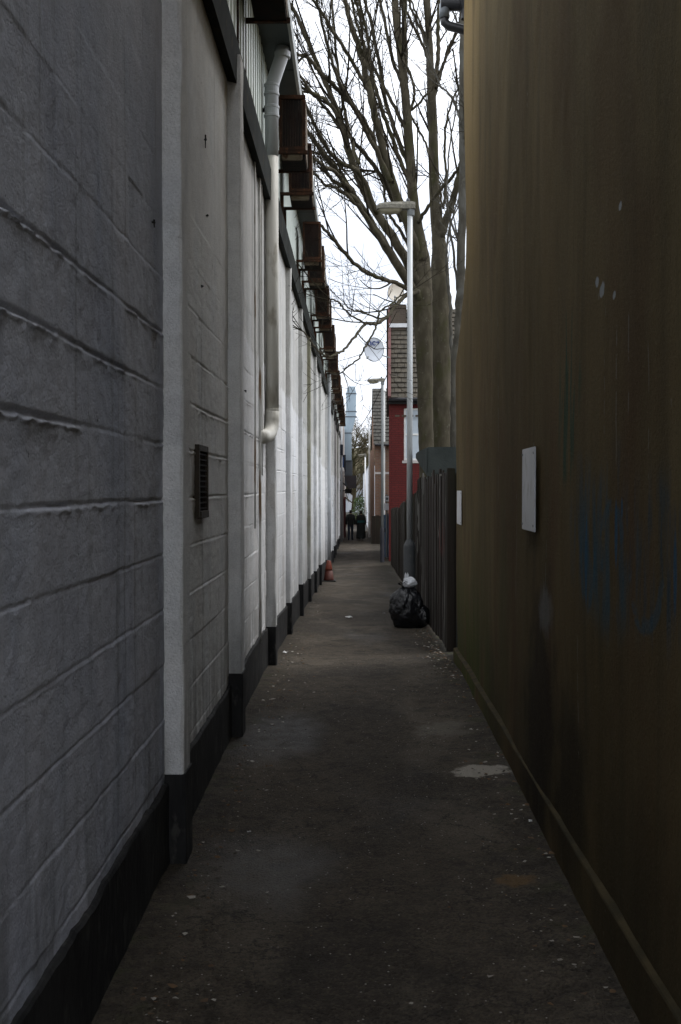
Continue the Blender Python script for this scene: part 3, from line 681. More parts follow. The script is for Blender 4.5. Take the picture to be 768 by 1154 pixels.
# ================================================================== RIGHT RENDERED BUILDING
RB = empty('rendered_house', (2.5, 3, 0), 'tall windowless brown house wall with peeling stained render on the right', 'house')
def rx(y): return .775 + .0119*y            # lateral of the wall face
UE = 8.46; LE = 9.32
def yend(z): return np.interp(z, [2.58, 2.66, 2.84, 3.05, 3.22, 3.4], [LE, 9.16, 8.86, 8.62, UE+.03, UE])
def xface(Y, Z):
    X = rx(Y) + .012*vnoise(Y*.8, Z*.7, 51) + .004*vnoise(Y*3, Z*2, 52) + .0016*vnoise(Y*12, Z*5, 53)
    return X + (-.014*sstep(3.5, 4.7, Z) + .008*sstep(2.7, 3.3, Z) + .010*vnoise(Z*1.1, Y*0+1, 55))*sstep(7.3, 8.2, Y)
def right_wall():
    ya = np.concatenate([np.arange(-.4, 1.6, .3), np.arange(1.6, 7.5, .04)]); zs = np.arange(-.2, 5.48, .04)
    t = np.linspace(0, 1, 40)
    Y = np.concatenate([np.repeat(ya[None, :], len(zs), 0), 7.5 + t[None, :]*(yend(zs)[:, None]-7.5)], 1)
    Z = np.repeat(zs[:, None], Y.shape[1], 1)
    X = xface(Y, Z); X[:, -1] += .012; Y[:, -1] += .004
    grid_obj('rendered_wall', X, Y, Z, M['render'], RB, True, flip=True)
    xe = X[:, -1]; ye = Y[:, -1]
    d = np.array([0, .012, .05, .3])
    grid_obj('wall_return', xe[:, None]+d[None, :], ye[:, None]+np.array([0, .006, .01, .012])[None, :], Z[:, :4], M['render'], RB, True, flip=True)
    b = MB(); x = .80
    b.add([(x-.012, -.4, 5.42), (rx(UE)-.01, UE, 5.42), (x+.02, 4.0, 8.1)], [(0, 2, 1)]); b.build('gable', M['render'], RB)
    b = MB(); b.add([(rx(UE)+.1, UE-.02, -.3), (6.5, UE-.02, -.3), (6.5, UE-.02, 5.4), (rx(UE)+.1, UE-.02, 5.4)], [(0, 1, 2, 3)])
    b.add([(.79, -.4, -.3), (6.5, -.4, -.3), (6.5, -.4, 5.4), (.79, -.4, 5.4)], [(0, 3, 2, 1)]); b.build('end_wall', M['render'], RB)
right_wall()
# low plinth with a chamfered pale edge
ys = np.concatenate([np.arange(-.4, 1.6, .5), np.arange(1.6, LE+.01, .05), [LE+.01]])
tp = np.interp(ys, [-4, 2.6, 9.3], [.215, .20, .09]) + .004*vnoise(ys*2, ys*0, 61)
b = MB(); e = MB()
for i, y in enumerate(ys):
    xo = rx(y) - .020 + .002*float(vnoise(np.array([y*5]), np.array([2.]), 62)[0])
    b.v += [(xo, y, -.2), (xo, y, tp[i])]
    e.v += [(xo, y, tp[i]), (xo+.004, y, tp[i]+.005), (rx(y)+.02, y, tp[i]+.012)]
    if i:
        b.f.append((2*i-2, 2*i-1, 2*i+1, 2*i)); b.m.append(0)
        e.f += [(3*i-3, 3*i-2, 3*i+1, 3*i), (3*i-2, 3*i-1, 3*i+2, 3*i+1)]; e.m += [0, 0]
n = len(ys)-1
b.v += [(rx(LE)+.2, LE+.01, tp[-1]), (rx(LE)+.2, LE+.01, -.2)]; b.f.append((2*n, 2*n+1, 2*n+2, 2*n+3)); b.m.append(0)
b.build('plinth', M['render'], RB); e.build('plinth_edge', M['plinthcap'], RB)
# roof rising from the far eave towards the viewer, gutter and swan neck at its end
b = MB()
for sgn, ya, yb in ((1, UE+.16, 4.0), (-1, -.6, 4.0)):
    b.add([(.73, ya, 5.44), (7, ya, 5.44), (7, yb, 8.2), (.73, yb, 8.2), (.73, ya, 5.50), (7, ya, 5.50), (7, yb, 8.3), (.73, yb, 8.3)],
          [(0, 1, 2, 3), (4, 7, 6, 5), (0, 4, 5, 1), (0, 3, 7, 4), (1, 5, 6, 2), (2, 6, 7, 3)])
b.build('roof', M['tiles_grey'], RB)
b = MB(); b.tube([(.685, UE+.14, 5.37), (7, UE+.14, 5.37)], .060, 16); b.build('gutter', M['blackplastic'], RB, smooth=True)
b = MB(); b.box(.90, 7, UE+.03, UE+.06, 5.20, 5.44); b.build('fascia_board', M['blackplastic'], RB)
b = MB(); b.tube([(.715, UE+.14, 5.36), (.715, UE+.14, 5.25)], .042, 14); b.build('gutter_outlet', M['greymetalbox'], RB, smooth=True)
b = MB(); b.tube([(.715, UE+.14, 5.26), (.718, UE+.135, 5.215), (.75, UE+.13, 5.185), (.87, UE+.10, 5.14), (1.02, UE+.07, 5.11)], [.036]*5, 12); b.build('swan_neck', M['blackplastic'], RB, smooth=True)
b = MB(); b.tube([(.86, UE+.10, 5.40), (.875, UE+.10, 5.30), (.868, UE+.09, 5.22)], [.05, .03, .026], 8); b.build('rafter_foot', M['blackplastic'], RB)

# boards on the right wall
def wall_board(y0, y1, z0, z1, label, th, rot=0):
    e_ = empty('sign_board', (rx((y0+y1)/2)-.01, (y0+y1)/2, (z0+z1)/2), label, 'sign', 'blank boards fixed to the brown wall')
    b = MB(); b.obox((-th/2-.003, 0, 0), (th, y1-y0, z1-z0), Matrix.Rotation(-.0119+rot, 3, 'Z')); b.build('panel', M['signwhite'], e_, bevel=.002, world=False)
    b = MB()
    for sy in (-1, 1):
        for sz in (-1, 1):
            p = Vector((-th-.003, sy*(y1-y0)*.42, sz*(z1-z0)*.43)); b.tube([p, p+Vector((-.004, 0, 0))], .006, 8)
    b.build('screw', M['galvold'], e_, world=False)
wall_board(4.83, 5.21, 1.30, 1.688, 'large blank white square board fixed on the brown rendered wall', .007)
wall_board(8.62, 9.02, 1.20, 1.478, 'small white board near the far corner of the brown wall', .005)

# ================================================================== YARD, FENCES, SHED on the right
def fence(name, pts, h, label, mat, seed, bw=.125, postevery=1.9, lean=.026):
    rnd = random.Random(seed)
    e_ = empty(name, (pts[0][0], pts[0][1], g(pts[0][1])), label, 'fence')
    b = MB(); rails = [MB(), MB()]; total = 0; posts = []
    for (xa, ya), (xb, yb) in zip(pts[:-1], pts[1:]):
        L = math.hypot(xb-xa, yb-ya); dx, dy = (xb-xa)/L, (yb-ya)/L; s = 0
        ang = math.atan2(dy, dx)
        while s < L-.02:
            w = min(bw*rnd.uniform(.9, 1.1), L-s); x = xa+dx*(s+w/2); y = ya+dy*(s+w/2); gz = g(y)
            hh = (h(y) if callable(h) else h) + rnd.uniform(-.05, .03) - (rnd.uniform(.05, .22) if rnd.random() < .12 else 0)
            Mx = Matrix.Rotation(ang, 3, 'Z') @ Matrix.Rotation(rnd.uniform(-lean, lean), 3, 'Y') @ Matrix.Rotation(rnd.uniform(-.05, .05), 3, 'Z')
            off = rnd.uniform(-.012, .012)
            b.obox((x+off, y, gz+.03+hh/2), (w-.006, .018, hh), Mx); s += w
        nn = max(1, round(L/postevery))
        for k in range(nn+1):
            x = xa+dx*L*k/nn; y = ya+dy*L*k/nn
            if not posts or math.hypot(x-posts[-1][0], y-posts[-1][1]) > .5: posts.append((x, y))
        for z, mb in zip((.45, 1.45), rails):
            mb.obox(((xa+xb)/2+.035, (ya+yb)/2, (g(ya)+g(yb))/2+z), (L, .035, .08), Matrix.Rotation(ang, 3, 'Z') @ Matrix.Rotation(-math.atan2(g(yb)-g(ya), L), 3, 'Y'))
    b.build('boards', mat, e_)
    for mb in rails: mb.build('rail', M['post'], e_)
    for k, (x, y) in enumerate(posts):
        b = MB(); b.box(x+.056, x+.14, y-.045, y+.045, g(y)-.3, g(y)+(h(y) if callable(h) else h)+.04); b.build('post', M['post'], e_, bevel=.006)
    return e_
f1 = fence('board_fence', [(.895, 10.25), (.90, 13.0), (.915, 15.3)], lambda y: 1.70+.035*(y-10.2)+.03*math.sin(y*2.3), 'weathered brown board fence with white drips behind the black bin bag', M['fence'], 3)
b = MB(); b.box(.88, .955, 10.14, 10.235, -.3, 1.69); b.build('post', M['post'], f1, bevel=.006)
fence('board_fence', [(.985, 16.3), (1.02, 21.0), (1.10, 26), (1.13, 33)], 1.72, 'dark damp board fence beyond the near lamp post in front of the red house', M['fencedark'], 5)
# panel set back in the gap
pb = MB()
for k in range(9): pb.box(.945+k*.15, 1.09+k*.15, 9.85, 9.875+.004*(k % 2), g(10)-.1, 1.52+.02*(k % 3))
o = pb.build('yard_panel', M['shedboard']); tag(o, 'dark green boarded panel set back in the gap between fence and wall', 'panel')
# shed
sh = empty('shed', (1.8, 14.9, g(15)), 'low shed with grey felt roof behind the brown fence below the tree trunks', 'shed')
b = MB(); z0 = g(15)-.2
b.box(1.03, 2.9, 14.3, 16.5, z0, 1.66); b.build('shed_wall', M['shedboard'], sh)
b = MB(); b.add([(.955, 14.16, 1.64), (3.0, 14.16, 1.67), (3.0, 16.7, 1.97), (.955, 16.7, 1.95), (.955, 14.16, 2.045), (3.0, 14.16, 2.06), (3.0, 16.7, 2.08), (.955, 16.7, 2.06)],
        [(0, 3, 2, 1), (4, 5, 6, 7), (0, 1, 5, 4), (1, 2, 6, 5), (2, 3, 7, 6), (3, 0, 4, 7)]); b.build('shed_roof', M['felt'], sh, bevel=.02)
b = MB(); b.box(.96, 2.98, 14.145, 14.158, 1.60, 1.70); b.build('fascia_board', M['shedboard'], sh)

# ================================================================== LAMP POSTS
def lamp(x, y, top, label, colmat, slmat, sleeve_h, r=.038, rs=.085, arm=.0, sleeve_r_top=None):
    gz = g(y); e_ = empty('street_lamp', (x, y, gz), label, 'street lamp', 'street lamps along the alley')
    b = MB(); b.tube([(0, 0, sleeve_h-.02), (0, 0, top-gz-.06)], [r*1.06, r*.98], 16); b.build('column', colmat, e_, smooth=True, world=False)
    b = MB(); b.lathe((0, 0, 0), [(rs, -.2), (rs, sleeve_h-.05), (rs*.93, sleeve_h-.02), (r*1.1, sleeve_h+.05), (r*1.02, sleeve_h+.06)], 18); b.build('sleeve', slmat, e_, smooth=False, world=False)
    # lantern pointing towards -x
    L = .50; zt = top-gz
    b = MB()
    secs = [(0.075, .055, .105), (.03, .06, .115), (-.10, .062, .115), (-.14, .09, .105), (-.32, .11, .10), (-.45, .09, .082), (-.49, .05, .045)]
    vs = []; fs = []
    for xx, hw, hh in secs:
        prof = [(-hw, 0), (-hw*.96, hh*.55), (-hw*.6, hh*.95), (hw*.6, hh*.95), (hw*.96, hh*.55), (hw, 0)]
        vs += [(xx, p, zt-.05+q) for p, q in prof]
    for i in range(len(secs)-1):
        for k in range(6): fs.append((i*6+k, i*6+(k+1) % 6, (i+1)*6+(k+1) % 6, (i+1)*6+k))
    fs += [tuple(range(5, -1, -1)), tuple(range((len(secs)-1)*6, len(secs)*6))]
    hd = b.add(vs, fs).build('lantern', M['lantern'], e_, world=False)
    b = MB(); vs = []; fs = []
    bs = [(-.12, .055, .014), (-.17, .08, .055), (-.30, .09, .078), (-.41, .076, .062), (-.465, .045, .014)]
    for xx, hw, dp_ in bs:
        vs += [(xx, hw*math.cos(a), zt-.051-dp_*math.sin(a)) for a in np.linspace(0, math.pi, 9)]
    for i in range(len(bs)-1):
        for k in range(8): fs.append((i*9+k, i*9+k+1, (i+1)*9+k+1, (i+1)*9+k))
    fs += [tuple(range(9)), tuple(range(len(bs)*9-1, (len(bs)-1)*9-1, -1))]
    bo = b.add(vs, fs).build('lantern_bowl', M['lens'], hd, smooth=True, world=False)
    b = MB(); b.lathe((.01, 0, zt-.12), [(r*1.0, -.03), (r*1.35, -.02), (r*1.35, .06), (r*1.0, .075)], 14); b.build('spigot_collar', M['galvold'], e_, world=False)
    b = MB(); b.lathe((-.03, 0, zt+.058), [(.026, -.004), (.028, .022), (.020, .048), (.006, .056)], 10); b.build('photocell', M['sleeve'], e_, world=False)
    return e_
p = P(462.5, 685, 15.6); l1 = lamp(p.x-.01, 15.6, P(462, 236, 15.6).z+.05, 'near pale grey street lamp with dark sleeve standing behind the bin bag', M['galv'], M['sleeve'], .97, .040, .088)
p = P(431, 628, 35); lamp(p.x, 35, P(430, 430, 35).z+.05, 'middle street lamp with black sleeve beside the blue boards', M['galvold'], M['sleeveblack'], 1.12, .042, .072)
p = P(411.8, 600, 72); lamp(p.x, 72, P(411, 513, 72).z+.03, 'farthest street lamp by the pale wall at the end of the alley', M['upvc'], M['galvold'], .9, .045, .08)
p = P(416.5, 608, 60)
b = MB(); b.lathe((p.x, 60, g(60)), [(.07, -.2), (.07, .9), (.05, .95), (.045, 5.95), (.02, 6.02)], 12); o = b.build('pole', M['upvc'], smooth=False); tag(o, 'thin white pole without a lantern beside the brown brick house', 'pole')

# ================================================================== BIN BAG, CARRIER BAG, CONE
def lumpy(name, c, rad, mat, parent, seed, wr=.05, fine=.02, res=48, flat=.02, knot=None):
    bm = bmesh.new(); bmesh.ops.create_uvsphere(bm, u_segments=res*2, v_segments=res, radius=1)
    for v in bm.verts:
        n = v.co.normalized(); q = Vector(n)
        f = 1 + wr*2*mnoise.noise(q*1.6+Vector((seed, 0, 0))) + wr*1.2*mnoise.noise(q*3.3+Vector((0, seed, 0)))
        w = abs(mnoise.noise(Vector((q.x*5, q.y*5, q.z*3.2))+Vector((seed, seed, 0)))); f -= fine*2.2*(1-min(1, w*3.2))
        w2 = abs(mnoise.noise(q*9+Vector((seed, 2, 7)))); f -= fine*1.0*(1-min(1, w2*3))
        if knot and n.z > .35:
            t = (n.z-.35)/.65; ang = math.atan2(n.y, n.x); f *= 1-.10*t; f += .035*t*math.sin(ang*9+seed)*(1-t*.5)
        w3 = abs(mnoise.noise(Vector((q.x*7+q.z*2, q.y*7, q.z*2.2))+Vector((seed*2, 1, seed)))); f += fine*.55*(1-min(1, w3*4.5))
        v.co = Vector((n.x*rad[0]*f, n.y*rad[1]*f, max(-rad[2]*.86, n.z*rad[2]*f)))
        if v.co.z < -rad[2]*.80: v.co.x *= 1.02; v.co.y *= 1.02
    me = bpy.data.meshes.new(name); bm.to_mesh(me); bm.free(); me.materials.append(mat)
    me.polygons.foreach_set('use_smooth', [True]*len(me.polygons))
    o = bpy.data.objects.new(name, me); COL.objects.link(o); o.location = c
    if parent: o.parent = parent
    return o
bp = P(459, 704, 12.7); gz = g(12.7)
bag = empty('bin_bag', (bp.x, 12.7, gz), 'full black bin bag slumped on the path against the lamp sleeve', 'bin bag')
lumpy('sack', (-.01, 0, .24), (.215, .22, .285), M['bag'], bag, 3.1, .05, .022, 56, knot=True)
lumpy('sack_bulge', (.155, .02, .135), (.13, .16, .155), M['bag'], bag, 8.3, .05, .022, 40)
b = MB()
for k in range(16):
    a = k/16*2*math.pi; r0 = .055; L = random.uniform(.04, .085)
    p0 = Vector((-.01+r0*.5*math.cos(a), r0*.5*math.sin(a), .48)); p1 = p0+Vector((math.cos(a)*.03, math.sin(a)*.03, L*.5)); p2 = p0+Vector((math.cos(a)*.075, math.sin(a)*.075, L*.8))
    t = Vector((-math.sin(a), math.cos(a), 0))*.016
    b.add([p0-t*.6, p0+t*.6, p1+t, p1-t, p2+t*1.2+Vector((0, 0, random.uniform(-.02, .02))), p2-t*1.2], [(0, 1, 2, 3), (3, 2, 4, 5)])
b.build('tied_neck', M['bag'], bag, smooth=False, world=False)
cb = empty('carrier_bag', (bp.x+.01, 12.68, gz+.50), 'crumpled white carrier bag resting on top of the black bin bag', 'carrier bag')
lumpy('bag_body', (.02, -.03, .045), (.085, .07, .065), M['carrier'], cb, 5.5, .12, .05, 36)
for s, dx in ((1, -.035), (2, -.01)):
    b = MB(); z = .09 if s < 3 else .05
    b.add([(dx-.012, -.03, z-.03), (dx+.012, -.03, z-.03), (dx+.016, -.035, z+.05), (dx+.002, -.03, z+.075), (dx-.008, -.028, z+.04), (dx-.012, -.018, z-.03), (dx+.012, -.018, z-.03), (dx+.004, -.022, z+.07)],
          [(0, 1, 2, 4), (4, 2, 3), (5, 7, 6), (0, 4, 7, 5), (1, 6, 7, 2), (2, 7, 3), (3, 7, 4)]); b.build('handle', M['carrier'], cb, world=False)
cp = P(371, 655, 27); cy = 24.0; cp = P(370.8, 655, cy); cz = g(cy)
co_ = empty('traffic_cone', (cp.x, cy, cz), 'worn orange traffic cone standing against the foot of the white wall', 'traffic cone')
b = MB(); b.box(-.17, .17, -.17, .17, .006, .04); b.build('base', M['rubber'], co_, bevel=.015, world=False)
b = MB(); b.lathe((0, 0, 0), [(.125, .04), (.112, .07), (.082, .26)], 22); b.build('lower_cone', M['conedark'], co_, smooth=True, world=False)
b = MB(); b.lathe((0, 0, 0), [(.084, .262), (.080, .30), (.045, .47), (.036, .48), (.030, .47)], 22); b.build('upper_cone', M['cone'], co_, smooth=True, world=False)

# ================================================================== HOUSES
def wall_holes(mb, x0, x1, z0, z1, y0, y1, holes):
    xs = sorted({x0, x1} | {h[0] for h in holes} | {h[1] for h in holes}); zs = sorted({z0, z1} | {h[2] for h in holes} | {h[3] for h in holes})
    for i in range(len(xs)-1):
        for k in range(len(zs)-1):
            cx, cz_ = (xs[i]+xs[i+1])/2, (zs[k]+zs[k+1])/2
            if any(h[0] < cx < h[1] and h[2] < cz_ < h[3] for h in holes): continue
            a, b_, c, d = (xs[i], zs[k]), (xs[i+1], zs[k]), (xs[i+1], zs[k+1]), (xs[i], zs[k+1])
            mb.add([(p_[0], y0, p_[1]) for p_ in (a, b_, c, d)], [(0, 1, 2, 3)])
    for h in holes:
        a = [(h[0], y0, h[2]), (h[1], y0, h[2]), (h[1], y0, h[3]), (h[0], y0, h[3])]; c = [(q[0], y1, q[2]) for q in a]
        mb.add(a+c, [(0, 1, 5, 4), (1, 2, 6, 5), (2, 3, 7, 6), (3, 0, 4, 7)])
def tiled_roof(x0, x1, y0, z0, y1, z1, rows, tw, seed):
    rnd = random.Random(seed); b = MB()
    dy, dz = (y1-y0)/rows, (z1-z0)/rows; L = math.hypot(dy, dz); ny, nz = -dz/L, dy/L; th = .055
    for r in range(rows):
        x = x0 - (tw/2 if r % 2 else 0)
        while x < x1-.01:
            xa, xb = max(x, x0), min(x+tw-.012, x1); j = rnd.uniform(-.009, .009); t = rnd.uniform(-.006, .006)
            if xb-xa > .03:
                ya, za = y0+dy*(r-.08), z0+dz*(r-.08); yb, zb = y0+dy*(r+1.0), z0+dz*(r+1.0)
                b.add([(xa, ya+ny*(th+j), za+nz*(th+j)), (xb, ya+ny*(th+j+t), za+nz*(th+j+t)), (xb, yb+ny*.008, zb+nz*.008), (xa, yb+ny*.008, zb+nz*.008),
                       (xa, ya, za), (xb, ya, za)], [(0, 1, 2, 3), (4, 5, 1, 0), (4, 0, 3), (5, 2, 1)])
            x += tw
    return b
def sash_window(parent, x0, x1, z0, z1, y, depth=.10):
    fr = .06; b = MB()
    b.box(x0, x0+fr, y, y+.09, z0, z1); b.box(x1-fr, x1, y, y+.09, z0, z1); b.box(x0+fr, x1-fr, y, y+.09, z1-fr, z1); b.box(x0+fr, x1-fr, y, y+.09, z0, z0+fr*1.2)
    zm = (z0+z1)/2; b.box(x0+fr, x1-fr, y+.012, y+.07, zm-.03, zm+.03)
    w = b.build('window', M['upvc'], parent, bevel=.006)
    b = MB(); b.box(x0+fr, x1-fr, y+.045, y+.052, z0+fr*1.2, zm-.03); b.box(x0+fr, x1-fr, y+.035, y+.042, zm+.03, z1-fr); b.build('pane', M['glass'], w)
    b = MB(); b.add([(x0+fr, y+.14, z0), (x1-fr, y+.14, z0), (x1-fr, y+.14, z1), (x0+fr, y+.14, z1)], [(0, 1, 2, 3)]); b.build('curtain', M['curtain'], w)
    b = MB(); b.box(x0-.06, x1+.06, y-.09, y+.02, z0-.09, z0-.004); b.build('sill', M['pinkwall'], w, bevel=.008)
    return w
# red house
hy = 36.0; HX0 = P(438.6, 500, hy).x; HX1 = HX0+6.2; eav = P(440, 449, hy).z; gz = g(hy)
H1 = empty('red_house', (HX0, hy, gz), 'red painted brick house with a brown tiled roof behind the trees', 'house')
wx0, wx1, wz1, wz0 = P(455.5, 460, hy).x, P(455.5, 460, hy).x+1.05, P(460, 460, hy).z, P(460, 519, hy).z
b = MB(); wall_holes(b, HX0, HX1, gz-.3, eav, hy, hy+.2, [(wx0, wx1, wz0, wz1), (HX0+3.6, HX0+4.65, wz0, wz1)])
b.build('front_wall', M['redbrick'], H1)
rz = P(440, 349, hy+4.2).z; ry = hy+4.2
b = MB(); b.add([(HX0, hy, gz-.3), (HX0, hy+8.4, gz-.3), (HX0, hy+8.4, eav), (HX0, ry, rz-.12), (HX0, hy, eav)], [(4, 3, 2, 1, 0)])
b.add([(HX1, hy, gz-.3), (HX1, hy+8.4, gz-.3), (HX1, hy+8.4, eav), (HX1, ry, rz-.12), (HX1, hy, eav)], [(0, 1, 2, 3, 4)])
b.add([(HX0, hy+8.4, gz-.3), (HX1, hy+8.4, gz-.3), (HX1, hy+8.4, eav), (HX0, hy+8.4, eav)], [(0, 3, 2, 1)]); b.build('side_wall', M['redbrick'], H1)
sash_window(H1, wx0, wx1, wz0, wz1, hy+.07); sash_window(H1, HX0+3.6, HX0+4.65, wz0, wz1, hy+.07)
rf = tiled_roof(HX0+.07, HX1+.1, hy-.28, eav-.02, ry, rz, 19, .235, 2).build('roof', M['tiles'], H1)
b = MB(); b.add([(HX0-.1, hy+8.6, eav-.05), (HX1+.1, hy+8.6, eav-.05), (HX1+.1, ry, rz-.01), (HX0-.1, ry, rz-.01)], [(3, 2, 1, 0)]); b.build('rear_slope', M['tiles'], rf)
b = MB(); a0 = Vector((0, hy-.30, eav-.10)); a1 = Vector((0, ry, rz-.06)); up = Vector((0, -(a1-a0).normalized().z, (a1-a0).normalized().y))
vs = []
for q in (a0, a1):
    for dx in (-.035, .066):
        for k in (0, .19): vs.append((HX0+dx, q.y+up.y*k, q.z+up.z*k))
b.add(vs, [(0, 2, 3, 1), (4, 5, 7, 6), (0, 1, 5, 4), (2, 6, 7, 3), (1, 3, 7, 5), (0, 4, 6, 2)]); b.build('verge_board', M['verge'], H1)
b = MB(); b.tube([(HX0, hy-.33, eav-.06), (HX1, hy-.33, eav-.06)], .06, 10); b.build('gutter', M['blackplastic'], H1, smooth=True)
b = MB(); b.box(HX0-.02, HX1, hy-.24, hy-.005, eav-.20, eav-.06); b.build('eave_board', M['dark'], H1)
pxr = P(485, 470, hy).x; b = MB(); b.tube([(pxr, hy-.09, eav-.1), (pxr, hy-.07, gz)], .045, 10); b.build('drainpipe', M['verge'], H1, smooth=True)
b = MB()
for k in range(7): b.box(HX0+.2+k*.23, HX0+.36+k*.23, hy-.012, hy+.005, eav-.62, eav-.56)
b.build('air_brick', M['chimbrick'], H1)
# chimney with flashing
H1.name = 'red_house'
chy = hy+3.0; cx0, cx1 = P(437.3, 350, chy).x, P(454.6, 350, chy).x; cz0, cz1 = P(440, 372, chy).z-.4, P(440, 343, chy).z
b = MB(); b.box(cx0, cx1, chy, chy+.75, cz0, cz1-.15); b.box(cx0-.03, cx1+.03, chy-.03, chy+.78, cz1-.15, cz1-.05); b.box(cx0, cx1, chy, chy+.75, cz1-.05, cz1)
ch = b.build('chimney', M['chimbrick'], rf, bevel=.01)
fz = P(440, 364.5, chy-.06).z; b = MB(); b.box(cx0-.04, cx1+.12, chy-.06, chy+.8, fz-.14, fz); b.build('flashing', M['flash'], rf)
H1.rotation_euler.z = -math.atan(HX0/hy)*1.02
def dish(name, c, rx_, rz_, label, mat, aim, armto, text=None):
    e_ = empty(name, c, label, 'satellite dish', 'satellite dishes at the red house')
    Mx = aim; b = MB(); vs = []; fs = []; nr, na = 7, 32
    for i in range(nr+1):
        t = i/nr
        for k in range(na):
            a = 2*math.pi*k/na; vs.append(Mx @ Vector((rx_*t*math.cos(a), -.09*t*t+.05, rz_*t*math.sin(a))))
    for i in range(nr):
        for k in range(na): fs.append((i*na+k, i*na+(k+1) % na, (i+1)*na+(k+1) % na, (i+1)*na+k))
    n0 = len(vs)
    vs += [Vector(v)+Mx @ Vector((0, .012, 0)) for v in list(vs)]; fs += [tuple(n0+q for q in reversed(f)) for f in fs]
    b.add(vs, fs); b.build('reflector', mat, e_, smooth=True, world=False)
    b = MB(); b.tube([Mx @ Vector((rx_*math.cos(a), -.04, rz_*math.sin(a))) for a in np.linspace(0, 2*math.pi, 40)], .011, 6, caps=False); b.build('rim', M['galvold'], e_, world=False)
    b = MB(); l0 = Mx @ Vector((-rx_*.15, 0, -rz_*.98)); l1_ = Mx @ Vector((-rx_*.55, -.52, -rz_*.74))
    b.tube([l0, l1_], .014, 6); b.tube([l1_, l1_ + (Mx @ Vector((.02, .09, .05)))], .034, 10); b.build('feed_arm', M['galvold'], e_, world=False)
    b = MB(); b.tube([Mx @ Vector((0, .06, 0)), Vector((armto[0]*.5, armto[1], armto[2]*.6)), Vector(armto)], .022, 8); b.build('mount_arm', M['galvold'], e_, world=False)
    if text:
        cu = bpy.data.curves.new('lettering', 'FONT'); cu.body = text; cu.size = .30; cu.align_x = 'CENTER'; cu.extrude = .003; cu.offset = .006
        to = bpy.data.objects.new('tmp', cu); COL.objects.link(to); bpy.context.view_layer.update()
        me = bpy.data.meshes.new_from_object(to.evaluated_get(bpy.context.evaluated_depsgraph_get())); bpy.data.objects.remove(to)
        Rt = Mx.to_4x4() @ Matrix.Translation((0, -.012, rz_*.36)) @ Matrix.Rotation(math.pi/2, 4, 'X')
        me.transform(Rt); me.materials.clear(); me.materials.append(M['blueprint'])
        lo = bpy.data.objects.new('lettering', me); COL.objects.link(lo); lo.parent = e_
    return e_
dc = P(422, 394, 36.4)
dish('satellite_dish', dc, .33, .40, 'pale blue white satellite dish with blue letters beside the red house roof', M['dish'], Matrix.Rotation(R(-8), 3, 'Z') @ Matrix.Rotation(R(6), 3, 'X'), (HX0-dc.x+.06, .50, -.22), 'nc+')
dc = P(446, 329.5, chy-.05)
dish('satellite_dish', dc, .30, .33, 'cream satellite dish on top of the sooty chimney of the red house', M['dishcream'], Matrix.Rotation(R(14), 3, 'Z') @ Matrix.Rotation(R(4), 3, 'X'), (0, .35, -.42))
# brown house further on
by = 52.0; BX0 = P(422.3, 520, by).x; BX1 = BX0+6.0; gz = g(by); beav = P(430, 500, by).z
H2 = empty('brick_house', (BX0+3, by+6, gz), 'brown brick house with grey tiled roof beyond the red house', 'house')
b = MB(); wall_holes(b, BX0+.02, BX1, gz-.3, beav, by, by+.2, []); b.build('front_wall', M['brownbrick'], H2)
brz = P(430, 438, by+4).z
b = MB(); b.add([(BX0, by, gz-.3), (BX0, by+18, gz-.3), (BX0, by+18, beav), (BX0, by+8, beav), (BX0, by+4, brz-.1), (BX0, by, beav)], [(5, 4, 3, 2, 1, 0)]); b.build('side_wall', M['orangebrick'], H2)
r2 = tiled_roof(BX0-.05, BX1, by-.25, beav-.03, by+4, brz, 16, .24, 4).build('roof', M['tiles_grey'], H2)
b = MB(); b.add([(BX0-.05, by+8.2, beav), (BX1, by+8.2, beav), (BX1, by+4, brz), (BX0-.05, by+4, brz)], [(3, 2, 1, 0)]); b.build('rear_slope', M['tiles_grey'], r2)
b = MB(); b.tube([(BX0, by-.28, beav-.06), (BX1, by-.28, beav-.06)], .06, 8); b.build('gutter', M['blackplastic'], H2)
q = P(433.3, 560, by-.2); zt = P(433, 441, by-.2).z
b = MB(); b.tube([(q.x, by-.12, gz+1.2), (q.x, by-.12, zt)], .045, 8); b.lathe((q.x, by-.12, zt), [(.05, -.02), (.10, 0), (.10, .06), (.03, .14)], 10); b.build('vent_pipe', M['upvc'], H2, smooth=False)
b = MB()
zz = P(430, 532, by).z; b.box(BX0+.01, BX1, by-.03, by-.002, zz-.10, zz); b.build('string_course', M['pinkwall'], H2)
# pale house on the right beyond
e_ = empty('pale_house', (1.6, 95, g(95)), 'pale blue white rendered wall of a low house near the farthest lamp', 'house')
xw = P(415.6, 590, 72).x
b = MB(); b.box(xw, xw+6, 74, 118, -1.6, 3.05); b.build('rendered_wall', M['palewall'], e_); b = MB()
b.add([(xw-.1, 73.9, 3.0), (xw-.1, 118, 3.0), (xw+3, 118, 4.6), (xw+3, 73.9, 4.6)], [(3, 2, 1, 0)]); b.build('roof', M['tiles_grey'], e_)
b = MB(); b.box(xw-.02, xw+.35, 73.8, 73.98, -1.6, 2.9); b.build('corner_post', M['whitewall'], e_)
e_ = empty('grey_house', (-6, 132, g(132)), 'distant pale grey house with a pitched roof closing the far end of the view', 'house')
b = MB(); b.box(-5.0, 1.75, 128, 136, -1.6, 1.55); b.build('wall', M['palewall'], e_)
b = MB(); b.add([(-5.2, 127.7, 1.45), (1.95, 127.7, 1.45), (1.95, 132, 3.3), (-5.2, 132, 3.3), (1.95, 136.3, 1.45), (-5.2, 136.3, 1.45)], [(0, 1, 2, 3), (3, 2, 4, 5)]); b.build('roof', M['tiles_grey'], e_)
